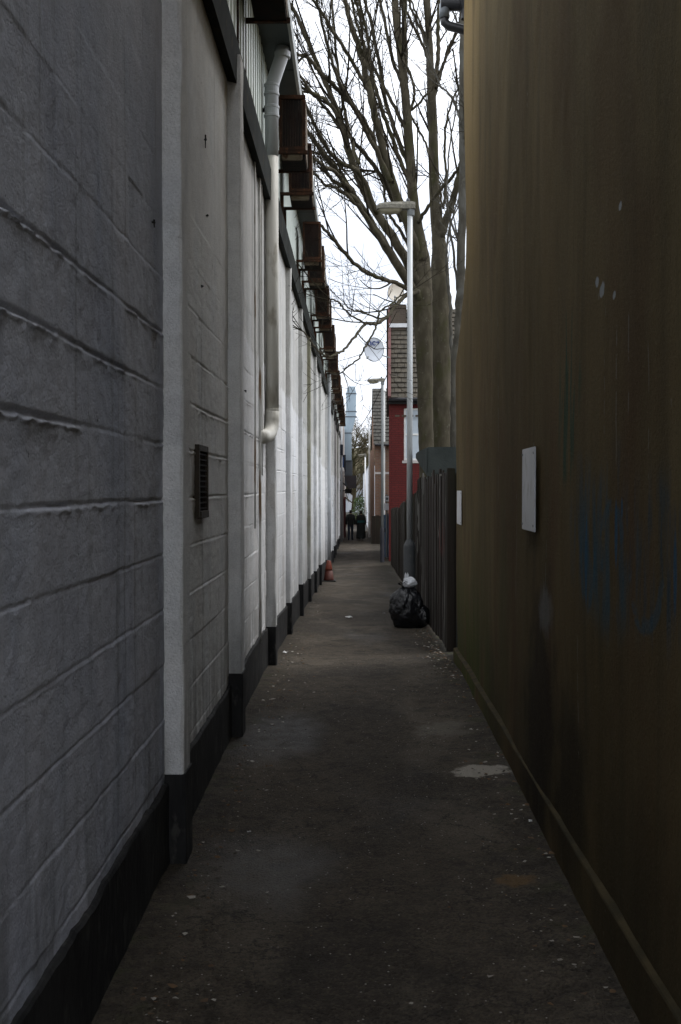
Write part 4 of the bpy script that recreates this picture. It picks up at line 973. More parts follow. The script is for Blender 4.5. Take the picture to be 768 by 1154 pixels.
b = MB(); b.box(.3, 1.2, 127.9, 128.02, -.2, 1.0); b.build('window', M['glass'], e_)

# blue boards and signs by the middle lamp
gy = 38.2; e_ = empty('board_gate', (1.1, gy, g(gy)), 'blue painted board gate beside the middle lamp', 'gate')
xa, xb = P(432.5, 590, gy).x, P(440.8, 590, gy).x
b = MB(); n = 3
for k in range(n): w = (xb-xa)/n; b.box(xa+k*w+.004, xa+(k+1)*w-.004, gy, gy+.03+.004*(k % 2), g(gy)+.04, P(435, 580-(1 if k else 0), gy).z)
b.build('boards', M['bluegate'], e_)
b = MB(); b.box(xa-.09, xa-.004, gy-.02, gy+.07, g(gy)-.1, P(435, 577, gy).z); b.build('post', M['bluegate'], e_, bevel=.01)
b = MB(); b.obox((xa+.05, gy-.012, g(gy)+1.0), (.03, .02, .14)); b.build('latch', M['dark'], e_)
sx = P(436.2, 570, 38.0).x
e_ = empty('notice_post', (sx, 38.05, g(38)), 'slim post with a white notice and a small plate above the blue gate', 'sign')
b = MB(); b.tube([(sx, 38.1, g(38)), (sx, 38.1, P(436, 557, 38).z)], .025, 8); b.build('post', M['galvold'], e_)
z0_, z1_ = P(436, 575, 38).z, P(436, 567.3, 38).z; b = MB(); b.box(sx-.10, sx+.10, 38.05, 38.072, z0_, z1_); b.build('notice', M['signwhite'], e_, bevel=.003)
z0_, z1_ = P(436, 565, 38).z, P(436, 559, 38).z; b = MB(); b.box(sx-.075, sx+.095, 38.05, 38.072, z0_, z1_); pl = b.build('plate', M['flash'], e_, bevel=.003)
b = MB(); b.box(sx-.03, sx+.05, 38.046, 38.049, z0_+.05, z1_-.05); b.build('printed_mark', M['sleeve'], pl)
# dark low boards filling the dark area between people and brick house
b = MB()
for k in range(5): b.box(.80+k*.19, .985+k*.19, 51.2, 51.23, g(51)-.1, g(51)+1.35+.03*(k % 2))
o = b.build('low_dark_boards', M['fencedark']); tag(o, 'low row of dark boards filling the dark area at the foot of the brown brick house', 'fence')

# ================================================================== FAR LEFT: shop rear, duct, awning
SR = empty('shop_rear', (-3, 62, g(62)), 'white rear of a shop past the end of the warehouse, with red door', 'building')
gz = -1.7
zt = P(385, 474, 54.5).z
b = MB(); b.box(-6, -.78, 54.2, 57.2, gz, zt); b.build('white_wall', M['whitewall'], SR)
b = MB(); b.box(-6, -.60, 57.4, 72, gz, P(386, 478, 57.5).z); b.build('rear_wall', M['pinkwall'], SR)
b = MB(); b.box(-6, -.595, 53.9, 54.15, P(386, 513, 54).z, P(386, 501, 54).z); b.build('dark_band', M['darkbox'], SR)
xd = -.592
b = MB(); b.box(xd-.02, xd, 58.2, 61.5, g(58), P(390, 562, 59).z); d_ = b.build('door', M['reddoor'], SR)
b = MB(); b.box(-1.2, -.50, 60.0, 60.1, g(60), P(390, 560, 60).z); b.build('door_leaf', M['reddoor'], SR)
b = MB(); b.tube([(-.66, 54.12, g(54)), (-.66, 54.12, zt-.2)], .05, 8); b.build('drainpipe', M['pipegrey'], SR, smooth=True)
xa, xb = P(385.5, 520, 53.8).x, P(389.8, 520, 53.8).x
sg = empty('hanging_sign', (xa, 55.2, 3), 'blue sign board projecting from the shop rear above the awning', 'sign')
b = MB(); b.box(P(383, 520, 55.2).x, P(390, 520, 55.2).x, 55.2, 55.28, P(386, 532, 55).z, P(386, 512.5, 55).z); b.build('board', M['darkbox'], sg)
b = MB(); b.box(P(384.6, 520, 55.15).x, P(387.2, 520, 55.15).x, 55.15, 55.195, P(386, 528, 55).z, P(386, 515, 55).z); b.build('blue_face', M['bluesign'], sg)
b = MB(); b.lathe((P(385.5, 520, 54.9).x, 54.9, P(385, 534, 55).z), [(.02, -.02), (.12, .02), (.14, .15), (.10, .3), (.02, .36)], 12); b.build('globe', M['whitewall'], sg, smooth=True)
aw = empty('awning', (-.6, 55, 2), 'dark grey box awning projecting over the path at the far end', 'awning')
xa, xb = P(382.5, 540, 56).x, P(401.8, 540, 56).x; za, zb = P(390, 536, 56).z, P(390, 551, 56).z
b = MB(); b.add([(xa+.25, 56, za), (xb, 56, za-.0), (xb, 56, zb+.05), (xa+.5, 56, zb), (xa+.25, 58.5, za), (xb, 58.5, za), (xb, 58.5, zb+.05), (xa+.5, 58.5, zb)],
            [(0, 3, 2, 1), (4, 5, 6, 7), (0, 1, 5, 4), (3, 7, 6, 2), (1, 2, 6, 5), (0, 4, 7, 3)]); b.build('canopy', M['awning'], aw)
b = MB(); b.box(xa+.3, xb-.25, 56.1, 58.4, P(390, 556, 56).z, zb-.002); b.build('underside_box', M['dark'], aw)
for yy in (56.05, 58.3):
    b = MB(); b.tube([(xa-.12, yy, za-.05), (xa+.6, yy, zb-.1)], .025, 6); b.tube([(xa-.15, yy, zb-.1), (xa+.35, yy, zb-.1)], .025, 6); b.build('strut', M['wire'], aw)
# duct
dy_ = 62.5
dx0, dx1 = P(390.3, 450, dy_).x, P(401.8, 450, dy_).x
du = empty('duct', ((dx0+dx1)/2, dy_, 3), 'tall pale blue metal extraction duct with a tapered top above the awning', 'duct')
zT, z1_, z2_, z3_, z4_ = [P(395, q, dy_).z for q in (435.5, 443.5, 470, 488, 536)]
def frust(mb, a0, a1, za_, b0, b1, zb_, y0, y1, mi=0):
    mb.add([(a0, y0, za_), (a1, y0, za_), (a1, y1, za_), (a0, y1, za_), (b0, y0, zb_), (b1, y0, zb_), (b1, y1, zb_), (b0, y1, zb_)], [(0, 3, 2, 1), (4, 5, 6, 7), (0, 1, 5, 4), (1, 2, 6, 5), (2, 3, 7, 6), (3, 0, 4, 7)], mi)
b = MB(); frust(b, dx0, dx1, z1_, dx0+.09, dx1-.09, zT, dy_, dy_+.6); b.build('cowl', M['duct'], du)
b = MB(); frust(b, dx0, dx1-.03, z2_, dx0, dx1, z1_, dy_, dy_+.6); b.build('upper_duct', M['duct'], du)
lx0, lx1 = P(387.3, 480, dy_).x, P(396.5, 480, dy_).x
b = MB(); frust(b, lx0, lx1, z3_, dx0-.08, dx1-.04, z2_, dy_, dy_+.6); b.build('shoulder', M['duct'], du)
b = MB(); b.box(lx0, lx1, dy_, dy_+.6, z4_+.9, z3_); b.build('lower_duct', M['duct'], du)
b = MB(); b.box(lx0+.05, lx1+.05, dy_+.1, dy_+.7, z4_-.6, z4_+.9); b.build('fan_box', M['ductband'], du)
for zz, w in ((z1_, .03), (z2_+.02, .05), (z2_-.0+.33, .05), (z3_, .02)):
    b = MB(); b.box((dx0 if zz > z3_+.1 else lx0)-w, (dx1 if zz > z3_+.1 else lx1)+w*.5, dy_-.02, dy_+.64, zz-.03, zz+.03); b.build('band', M['ductband'], du)

# ================================================================== BARE TREES
DF = 1.0
def rand_perp(d, rnd):
    while True:
        v = Vector((rnd.gauss(0, 1), rnd.gauss(0, 1), rnd.gauss(0, 1))); v -= d*v.dot(d)
        if v.length > .1: return v.normalized()
def grow(mb, p0, d, L, r0, depth, rnd, up=.10, kids=(5, 7), sides=(5, 4, 3, 3), rend=.35, kink=.16, lvl=0, minr=.0036):
    n = max(3, int(L/.16)) if lvl < 2 else 3
    n = min(n, 12)
    pts = [Vector(p0)]; d = Vector(d).normalized(); dirs = [d]
    for i in range(n):
        d = (d + rand_perp(d, rnd)*rnd.uniform(0, kink) + Vector((0, 0, up*.5))).normalized()
        pts.append(pts[-1]+d*(L/n)); dirs.append(d)
    rad = [r0*(1-(1-rend)*i/n) for i in range(n+1)]
    mb.tube(pts, rad, sides[min(lvl, 3)], caps=False)
    if depth <= 0: return
    k = rnd.randint(*kids)
    for j in range(k):
        t = rnd.uniform(.18, .98); i = min(int(t*n), n-1); p = pts[i].lerp(pts[i+1], t*n-i)
        a = rnd.uniform(.45, 1.0); nd = (dirs[i]*math.cos(a) + rand_perp(dirs[i], rnd)*math.sin(a)).normalized()
        grow(mb, p, nd, L*rnd.uniform(.32, .6)*(1.1-.4*t), max(rad[i]*.6, minr), depth-1, rnd, up, kids if lvl < 1 else (2, 4), sides, rend, kink*1.15, lvl+1, minr)
def smooth_poly(pts, n):
    out = []
    m = len(pts)
    for i in range(m-1):
        p0, p1, p2, p3 = pts[max(i-1, 0)], pts[i], pts[i+1], pts[min(i+2, m-1)]
        for k in range(n):
            t = k/n
            out.append([.5*((2*p1[j])+(-p0[j]+p2[j])*t+(2*p0[j]-5*p1[j]+4*p2[j]-p3[j])*t*t+(-p0[j]+3*p1[j]-3*p2[j]+p3[j])*t**3) for j in range(len(p1))])
    out.append(list(pts[-1])); return out
def limb(mb, tw, pl, d0, d1, rnd, twigs=1.0, sides=9, maxL=1.5, tstart=.15, name=None, wig=.012):
    """pl: (x, y, width) along the limb in photo units; depth runs d0 -> d1; grows side shoots into tw"""
    sm = smooth_poly([tuple(map(float, q)) for q in pl], 6); n = len(sm); pts = []; rad = []
    for i, (x, y, w) in enumerate(sm):
        t = i/(n-1); d = d0+(d1-d0)*t**1.15; p = P(x, y, d)
        p += Vector((rnd.uniform(-wig, wig), rnd.uniform(-wig, wig)*3, rnd.uniform(-wig, wig)))*(1 if i else 0)
        pts.append(p); rad.append(max(w*.5*d/F*DF, .004))
    mb.tube(pts, rad, sides, caps=True)
    L = sum((pts[i+1]-pts[i]).length for i in range(n-1)); k = int(L*4.0*twigs)
    for j in range(k):
        t = tstart+(1-tstart)*rnd.random(); i = min(int(t*(n-1)), n-2); d = (pts[i+1]-pts[i]).normalized()
        a = rnd.uniform(.18, .62); nd = (d*math.cos(a)+rand_perp(d, rnd)*math.sin(a))
        long_ = rnd.random() < .35
        grow(tw, pts[i], nd, rnd.uniform(.9, 1.5*maxL) if long_ else rnd.uniform(.3, maxL*.7), min(rad[i]*.55, .024 if long_ else .010)*rnd.uniform(.6, 1.0), 2 if long_ else 1, rnd, .10, (3, 5), kink=.09)
    # leader continues as fine shoots
    for j in range(3 if twigs > 0 else 0):
        d = (pts[-1]-pts[-2]).normalized(); grow(tw, pts[-1], d+rand_perp(d, rnd)*.25, rnd.uniform(.8, 1.6), rad[-1]*.8, 2, rnd, .10, (3, 5), kink=.09)

rnd = random.Random(77)
def root_at(px, y): 
    q = P(px, 560, y); return Vector((q.x, y, g(y)))
# --- tree 1: leaning, fan of limbs to the upper left
A = empty('bare_tree', root_at(482, 18.2), 'broad bare tree whose limbs fan out to the upper left over the alley', 'tree', 'bare trees behind the shed')
tr = MB(); tw = MB()
limb(tr, tw, [(484, 640, 22), (482, 540, 18), (480, 480, 17), (479, 420, 18), (477, 370, 21), (475, 335, 25), (475, 310, 23), (474, 288, 20), (471, 262, 14), (466, 225, 12), (462, 170, 11), (458, 120, 10), (453, 70, 9), (446, 10, 8), (443, -70, 6)], 18.2, 18.6, rnd, .5, 14, 1.2, .62, None, .005)
tr.build('trunk', M['bark'], A, smooth=True)
LIMBS = [
 ([(456, 95, 5), (457, 60, 6), (456, 0, 5.5), (458, -60, 4)], 18.5, 18.8, .8),
 ([(473, 300, 11), (464, 265, 10), (450, 228, 10), (441, 200, 9.5), (430, 160, 9), (417, 105, 7.5), (407, 62, 6.5), (394, 22, 5.5), (385, -20, 4.5)], 18.3, 17.4, 1.1),
 ([(474, 325, 12), (461, 300, 11), (446, 272, 10), (421, 235, 9.5), (406, 205, 9), (394, 172, 8), (382, 130, 7), (372, 105, 6), (357, 70, 5.5), (338, 25, 5), (326, 0, 4)], 18.3, 16.4, 1.2),
 ([(477, 345, 10), (458, 314, 10), (431, 272, 9.5), (406, 231, 8.5), (386, 200, 7.5), (368, 177, 6), (354, 158, 5), (338, 138, 4)], 18.3, 15.6, 1.2),
 ([(474, 335, 6), (452, 321, 5), (436, 316, 4.6), (412, 306, 4.4), (393, 289, 4.2), (375, 268, 4), (366, 258, 3.4), (352, 245, 2.6)], 18.2, 15.4, .9),
 ([(425, 240, 6), (407, 198, 5.4), (378, 178, 4.8), (362, 154, 4.2), (349, 128, 3.6), (337, 95, 3)], 17.4, 15.2, 1.2),
 ([(450, 228, 7), (432, 190, 6), (418, 150, 5.6), (400, 122, 5.2), (378, 98, 5), (363, 84, 5), (350, 68, 4.2), (332, 58, 3.4)], 18.2, 16.2, 1.2),
 ([(453, 250, 6), (438, 215, 5), (424, 190, 5), (404, 165, 4.6), (385, 145, 4.2), (366, 120, 3.6), (350, 105, 3)], 18.4, 17, 1.2),
 ([(462, 190, 5), (446, 150, 5), (434, 110, 4.5), (426, 60, 4), (414, 10, 3.5), (405, -20, 3)], 18.5, 19.2, 1.2),
 ([(459, 150, 4.5), (445, 120, 4), (430, 92, 3.6), (415, 62, 3.4), (402, 25, 3), (396, -10, 2.5)], 18.5, 18.8, 1.2),
 ([(456, 100, 4), (444, 72, 4), (437, 40, 3.6), (430, 5, 3.2), (424, -30, 2.5)], 18.6, 19.5, 1.1),
 ([(465, 215, 5), (448, 172, 4.6), (433, 130, 4.4), (422, 95, 4.2), (410, 50, 3.6), (404, 10, 3)], 18.5, 17.9, 1.2),
 ([(441, 205, 6), (422, 165, 5), (408, 138, 4.4), (391, 108, 4), (378, 80, 3.6), (366, 40, 3.2), (358, 0, 2.8)], 17.9, 16.4, 1.2),
 ([(417, 105, 5), (400, 75, 4.6), (384, 48, 4.2), (368, 22, 3.8), (350, -5, 3)], 17.8, 16.6, 1.1),
 ([(396, 215, 5), (380, 196, 4.6), (364, 186, 4), (352, 176, 3.2), (342, 160, 2.6)], 16.8, 14.8, 1.3),
 ([(408, 232, 5), (388, 212, 4.6), (372, 200, 4), (360, 182, 3.4), (350, 178, 2.6)], 17, 15.6, 1.2),
 ([(434, 277, 5), (414, 246, 5), (396, 224, 4.6), (378, 212, 3.6), (366, 208, 3), (356, 196, 2.4)], 17.5, 15.6, 1.2),
 ([(382, 132, 4.6), (366, 112, 4.2), (352, 104, 3.6), (338, 84, 3), (330, 70, 2.6)], 16.9, 15.6, 1.1),
 ([(404, 185, 4.4), (394, 150, 4), (386, 112, 3.6), (380, 70, 3.2), (376, 20, 2.8), (374, -20, 2.4)], 17.2, 17.8, 1.2),
 ([(432, 170, 4.6), (424, 130, 4.2), (419, 85, 3.8), (414, 40, 3.4), (402, -10, 2.8)], 18, 18.8, 1.2),
 ([(470, 292, 5), (452, 262, 3.6), (436, 235, 3.2), (432, 208, 3), (426, 192, 2.6)], 18.4, 18.2, .8),
 ([(472, 250, 4.5), (483, 233, 4), (497, 213, 4), (513, 196, 3.6), (523, 176, 3)], 18.3, 17.4, .4),
 ([(462, 128, 3.4), (467, 108, 3.2), (466, 96, 3.2), (461, 80, 3), (452, 66, 3)], 18.5, 18.4, .4),
 ([(464, 124, 2.8), (480, 108, 2.6), (492, 92, 2.6), (500, 72, 2.5), (507, 50, 2.4), (517, 34, 2.2)], 18.5, 17.6, .6),
 ([(463, 130, 2.8), (470, 142, 2.6), (478, 158, 2.6), (484, 174, 2.2)], 18.5, 18.4, .2),
 # low side branches reaching across towards the warehouse
 ([(472, 328, 5), (457, 334, 4.6), (446, 345, 4.2), (437, 357, 4), (424, 365, 3.8), (412, 365, 3.4), (402, 377, 3), (393, 389, 2.8), (383, 397, 2.6), (370, 401, 2.4), (359, 395, 2.0), (351, 385, 1.8), (341, 373, 1.5)], 18.0, 13.0, .42),
 ([(412, 365, 2.6), (398, 357, 2.2), (387, 347, 2.1), (381, 340, 2), (373, 337, 1.6)], 15.6, 14.6, .6),
 ([(425, 366, 2.4), (417, 382, 2.1), (410, 393, 2), (404, 405, 1.9), (394, 412, 1.7), (386, 419, 1.4)], 16, 15, .6),
 ([(426, 365, 2.6), (427, 355, 2.4), (432, 348, 2.2), (442, 342, 2.0), (450, 334, 1.8)], 16, 16.6, .5),
 ([(442, 350, 2.4), (430, 359, 2.2), (410, 352, 2), (396, 349, 1.6), (388, 340, 1.2)], 17.2, 15.6, .8),
]
for pl, d0, d1, tf in LIMBS:
    mb = MB(); limb(mb, tw, pl, d0, d1, rnd, tf, 8, 1.3, .12)
    mb.build('limb', M['bark'], A, smooth=True)
tw.build('twigs', M['twig'], A)
# --- tree 2: upright
B = empty('bare_tree', root_at(498, 18.9), 'upright pale barked bare tree with straight twin stems just left of the brown wall', 'tree', 'bare trees behind the shed')
tr = MB(); tw = MB()
limb(tr, tw, [(500, 640, 24), (499, 540, 21), (498, 480, 22), (497, 420, 22), (496, 350, 22), (496, 310, 21), (495, 275, 16), (491, 240, 12), (489, 190, 11.5), (488, 140, 10.5), (486, 95, 9.5), (484, 50, 8), (482, 0, 7), (481, -70, 5)], 18.9, 19.2, rnd, .4, 14, .9, .6, None, .005)
tr.build('trunk', M['bark'], B, smooth=True)
for pl, d0, d1, tf in [
 ([(497, 268, 11), (502, 250, 9), (509, 233, 8), (515, 208, 7), (521, 180, 6), (530, 150, 5)], 19, 18.4, .4),
 ([(488, 120, 5), (492, 92, 5), (494, 55, 4.6), (494, 20, 4.2), (497, -10, 4)], 19.1, 19.6, .6),
 ([(492, 100, 4), (499, 76, 3.8), (506, 57, 3.4), (514, 38, 3.2), (524, 18, 2.6)], 19.1, 18.2, .7),
 ([(500, 235, 3), (503, 195, 2.8), (501, 165, 2.8), (504, 135, 2.6), (510, 112, 2.2), (520, 95, 1.8)], 19, 18.6, .7),
 ([(498, 252, 3), (497, 225, 2.6), (496, 205, 2.4)], 19, 19.2, .3),
 ([(484, 60, 3.5), (474, 32, 3), (463, 8, 2.6), (458, -20, 2)], 19.1, 19.8, .7),
 ([(484, 70, 3.6), (476, 50, 3.2), (466, 28, 3), (456, 8, 2.6), (450, -10, 2)], 19.1, 18.7, .7),
 ([(482, 45, 2.6), (470, 18, 2.2), (462, -5, 2)], 19.2, 19.6, .6)]:
    mb = MB(); limb(mb, tw, pl, d0, d1, rnd, tf, 8, .8, .12); mb.build('limb', M['bark'], B, smooth=True)
tw.build('twigs', M['twig'], B)
# --- tree 3: thin dark stem by the wall
Cc = empty('bare_tree', root_at(513, 17.2), 'thin dark straight tree stem close against the corner of the brown wall', 'tree', 'bare trees behind the shed')
tr = MB(); tw = MB()
limb(tr, tr, [(513, 640, 9), (512, 540, 8), (511, 460, 7), (512, 410, 6.5), (516, 365, 8), (519, 330, 10), (520, 290, 9.5), (522, 200, 9), (521.5, 110, 8), (521.5, 30, 7), (523, -60, 5)], 17.2, 17.0, rnd, .3, 12, .6, .6)
tr.build('trunk', M['barkdark'], Cc, smooth=True)
for pl, d0, d1, tf in [
 ([(511, 450, 5), (509, 385, 4), (507, 335, 4), (504, 305, 3.4), (504, 280, 2.6), (508, 250, 2)], 17.4, 18.2, .3),
 ([(520, 140, 3), (514, 118, 2.8), (506, 106, 2.4), (498, 98, 2)], 17, 17.4, .6),
 ([(518, 345, 3), (513, 300, 3), (507, 250, 2.4), (504, 215, 2), (508, 160, 1.8), (516, 110, 1.5)], 17.1, 17.6, .5)]:
    mb = MB(); limb(mb, mb, pl, d0, d1, rnd, tf, 7, .7, .15); mb.build('limb', M['barkdark'], Cc, smooth=True)
# thin twigs hanging by the right of the red house are part of tree 3; overhead cable from house to house
b = MB(); a0, a1 = P(437, 421, 37), P(396, 486, 66)
b.tube([a0.lerp(a1, t)+Vector((0, 0, -.5*math.sin(t*math.pi))) for t in np.linspace(0, 1, 14)], .016, 5); o = b.build('overhead_cable', M['wire']); tag(o, 'thin overhead cable sagging from the red house roof to the far duct', 'cable')
# --- far trees on the bank
def far_tree(x, y, h, label, seed):
    rn = random.Random(seed); z = -1.6 + (0 if y < 150 else 1.0)
    e_ = empty('bank_tree', (x, y, z), label, 'tree', 'bare trees on the far bank')
    t = MB(); t.tube([(x, y, z), (x+.2, y, z+h*.3), (x+rn.uniform(-.4, .4), y, z+h*.62), (x+rn.uniform(-.6, .6), y, z+h*.9)], [.26, .2, .12, .04], 8); t.build('trunk', M['twigfar'], e_, smooth=True)
    c = MB()
    for k in range(34):
        zz = z+h*rn.uniform(.12, .85); a = rn.uniform(0, 2*math.pi); up = rn.uniform(.2, 1.1)
        grow(c, (x, y, zz), (math.cos(a), math.sin(a), up), h*rn.uniform(.22, .42), .075, 3, rn, .12, (6, 7), (4, 3, 3, 3), .4, .22, 0, .016)
    c.build('crown', M['twigfar'], e_)
for k, (x, y, h, lab) in enumerate([(-3.2, 121, 10.5, 'bare brown tree half hidden behind the blue duct'), (-.2, 124, 9.6, 'bushy bare tree in the gap right of the blue duct'),
                                    (2.2, 140, 12.0, 'bare brown tree rising behind the white pole'), (4.8, 142, 11, 'bare tree behind the grey tiled roof of the brown house'), (-6.2, 144, 11, 'bare tree behind the far end of the warehouse eaves')]):
    far_tree(x, y, h, lab, 100+k)
# evergreen bush near the far end
def bush(x, y, z, r, h, label, seed):
    rn = random.Random(seed); e_ = empty('bush', (x, y, z), label, 'bush'); b = MB()
    for k in range(900):
        a = rn.uniform(0, 2*math.pi); t = rn.random(); rr = r*math.sqrt(rn.random())*(1-.5*t*t); p = Vector((x+rr*math.cos(a), y+rr*math.sin(a), z+h*t*(.9+.2*rn.random())))
        u = Vector((rn.gauss(0, 1), rn.gauss(0, 1), rn.gauss(0, 1))).normalized()*.09; v = rand_perp(u.normalized(), rn)*.05
        b.add([p-u, p+v, p+u, p-v], [(0, 1, 2, 3)])
    b.build('foliage', M['bushes'], e_); b = MB(); b.tube([(x, y, z-.2), (x, y, z+h*.6)], .04, 6); b.build('stem', M['twigfar'], e_)
bush(.35, 84, g(84), .75, 2.0, 'dark green bush at the end of the alley below the pale wall', 5)
# railing behind the people
e_ = empty('railing', (0, 78, g(78)), 'low grey metal railing across the far end behind the walkers', 'railing')
b = MB(); z = g(78)
for zz in (.35, 1.05): b.tube([(-1.2, 78, z+zz), (1.0, 78, z+zz)], .025, 6)
b.build('rail', M['galvold'], e_)
for k in range(4): b = MB(); b.tube([(-1.2+.73*k, 78, z-.1), (-1.2+.73*k, 78, z+1.08)], .03, 6); b.build('post', M['galvold'], e_)

# ================================================================== PEOPLE
def person(x, y, rz, label, coat=False, hgt=1.66, seed=1, trous='jeans'):
    e_ = empty('person', (x, y, g(y)+.006), label, 'person', None, rz)
    s = hgt/1.75; V = []; E = []; Rr = []
    def add(p, r, par=None):
        V.append((p[0]*s, p[1]*s, p[2]*s)); Rr.append((r*s if not isinstance(r, tuple) else r[0]*s, r*s if not isinstance(r, tuple) else r[1]*s)); i = len(V)-1
        if par is not None: E.append((par, i))
        return i
    pel = add((0, 0, .94), (.155, .11)); sp = add((0, .01, 1.12), (.135, .10), pel); chn = add((0, 0, 1.33), (.165, .11), sp); nk = add((0, -.01, 1.47), .06, chn)
    n2 = add((0, .0, 1.53), .052, nk); jaw = add((0, .02, 1.59), .072, n2); mid = add((0, .005, 1.66), (.078, .095), jaw); tp_ = add((0, -.005, 1.725), (.055, .065), mid)
    add((0, .105, 1.635), .012, jaw)
    for sd in (-1, 1):
        sh_ = add((sd*.17, -.01, 1.40), .062, chn); el = add((sd*.235, -.03, 1.13), .046, sh_); wr_ = add((sd*.245, .05, .90), .030, el); pa = add((sd*.245, .07, .83), (.022, .036), wr_)
        for f_, (dx, L) in enumerate(((-.022, .075), (-.008, .085), (.008, .08), (.022, .065))):
            k = add((sd*.245+dx*.25, .075+dx, .77), .0085, pa); add((sd*.240+dx*.2, .08+dx, .77-L*.55), .0075, k)
        th_ = add((sd*.235, .105, .81), .010, pa); add((sd*.23, .12, .775), .008, th_)
        hp = add((sd*.09, 0, .88), .085, pel); ph = sd*(.10 if not coat else .06); kn = add((sd*.095, ph*.8+.02, .49), .058, hp); an = add((sd*.10, ph*.9-.03, .085), .038, kn); add((sd*.11, ph*.9+.13, .04), .036, an)
    me = bpy.data.meshes.new('body'); me.from_pydata(V, E, []); o = bpy.data.objects.new('body', me); COL.objects.link(o)
    sk = o.modifiers.new('s', 'SKIN'); sk.use_smooth_shade = True
    for i, v in enumerate(me.skin_vertices[0].data): v.radius = Rr[i]; v.use_root = (i == 0)
    ss_ = o.modifiers.new('d', 'SUBSURF'); ss_.levels = 1; ss_.render_levels = 1
    bpy.context.view_layer.update()
    bme = bpy.data.meshes.new_from_object(o.evaluated_get(bpy.context.evaluated_depsgraph_get())); bpy.data.objects.remove(o)
    bme.name = 'body'; bme.materials.clear(); bme.materials.append(M['skin'])
    bo = bpy.data.objects.new('body', bme); COL.objects.link(bo); bo.parent = e_
    def clothes(name, test, mat, infl):
        bm = bmesh.new(); bm.from_mesh(bme); bm.normal_update()
        dele = [f for f in bm.faces if not test(f.calc_center_median()/s)]
        bmesh.ops.delete(bm, geom=dele, context='FACES')
        for v in bm.verts: v.co += v.normal*infl
        if not bm.faces: bm.free(); return
        m_ = bpy.data.meshes.new(name); bm.to_mesh(m_); bm.free(); m_.materials.clear(); m_.materials.append(mat)
        for p_ in m_.polygons: p_.material_index = 0; p_.use_smooth = True
        c_ = bpy.data.objects.new(name, m_); COL.objects.link(c_); c_.parent = bo
    clothes('trousers', lambda c: .09 < c.z < 1.0 and abs(c.x) < .2, M[trous], .012)
    clothes('jacket', lambda c: (.86 < c.z < 1.49 and abs(c.x) < .205) or (.91 < c.z < 1.49 and abs(c.x) >= .19), M['jacket'], .026)
    clothes('shoe', lambda c: c.z < .12, M['shoe'] if coat else M['rubber'], .008)
    clothes('hair', lambda c: c.z > 1.56 and (c.y < .045 or c.z > 1.70), M['hair'], .016)
    if coat:
        b = MB(); prof = [(.20, .155, 1.30), (.225, .16, 1.1), (.23, .16, .95), (.255, .19, .6), (.275, .21, .3), (.28, .215, .10)]
        vs = []; fs = []; n = 22
        for a_, b_, z in prof:
            for k in range(n):
                t = 2*math.pi*k/n; w = 1+.03*math.sin(t*5+z*3); vs.append((a_*math.cos(t)*w*s, b_*math.sin(t)*w*s, z*s))
        for i in range(len(prof)-1):
            for k in range(n): fs.append((i*n+k, i*n+(k+1) % n, (i+1)*n+(k+1) % n, (i+1)*n+k))
        lc = b.add(vs, fs).build('long_coat', M['jacket'], bo, smooth=True, world=False)
        b = MB(); vs = []; fs = []
        for z in (1.16, 1.03):
            for k in range(n+1):
                t = math.pi*1.02+k/n*math.pi*.96; w = 1+.03*math.sin(t*5+z*3); vs.append((.240*math.cos(t)*w*s, .178*math.sin(t)*w*s, z*s))
        for k in range(n): fs.append((k, k+1, n+2+k, n+1+k))
        b.add(vs, fs).build('teal_band', M['teal'], lc, smooth=True, world=False)
    return e_
q = P(395.3, 609, 56); person(q.x, 56, 0, 'walker in black jacket and dark jeans, left of the pair at the alley end', False, 1.62)
q = P(407, 609.5, 56.3); person(q.x, 56.3, .1, 'walker in a long black coat with a teal band on the right of the pair', True, 1.58)

# ================================================================== LITTER
rl = random.Random(9)
b = MB()
def crumb(x, y, s, mi):
    z = g(y)+.012+(.016 if x < -.6 else 0)+(.018 if x > .6 and y < 9.5 else 0); a = rl.uniform(0, 6.3); t = rl.uniform(-.5, .5)
    ca, sa = math.cos(a), math.sin(a); pts = []
    for k in range(5):
        r = s*rl.uniform(.5, 1.1); th = a+k*1.2566; pts.append((x+r*math.cos(th), y+r*math.sin(th)*.8, z+rl.uniform(0, s*.5)))
    c = (x, y, z+s*rl.uniform(.2, .7)); b.add(pts+[c], [(k, (k+1) % 5, 5) for k in range(5)], mi)
for k in range(700):
    y = 2.3+rl.random()*7; sd2 = rl.random(); x = (-.64+abs(rl.gauss(0, .13))) if sd2 < .5 else ((rx(y)-.03)-abs(rl.gauss(0, .15)) if sd2 < .88 else rl.uniform(-.5, .65)); crumb(x, y, rl.choice((.003, .004, .005, .006, .009, .013)), rl.choice((0, 0, 1, 1, 1, 2, 2)))
for k in range(1500):
    y = 2.2+rl.random()**1.4*26; side = rl.random()
    if side < .45: x = -.655+abs(rl.gauss(0, .11))
    elif side < .9: x = (rx(y)-.04 if y < 9.3 else .86)-abs(rl.gauss(0, .13))
    else: x = rl.uniform(-.5, .7)
    if 9.4 < y < 10.2 and rl.random() < .5: x += rl.uniform(0, .3)
    crumb(x, y, rl.choice((.003, .004, .006, .008, .012)), rl.choice((0, 0, 1, 1, 1, 1, 2)))
for k in range(170):
    y = 2.4+rl.random()*8; x = (-.63+abs(rl.gauss(0, .09))) if rl.random() < .6 else (rx(y)-.03-abs(rl.gauss(0, .10))); crumb(x, y, rl.choice((.010, .014, .018)), rl.choice((0, 0, 0, 1, 1, 2)))
for k in range(900):
    y = 8.2+rl.random()*4.2; x = .84-abs(rl.gauss(0, .10)); crumb(x, y, rl.choice((.006, .009, .013, .018)), rl.choice((0, 0, 1, 1, 1, 1, 1, 1, 2)))
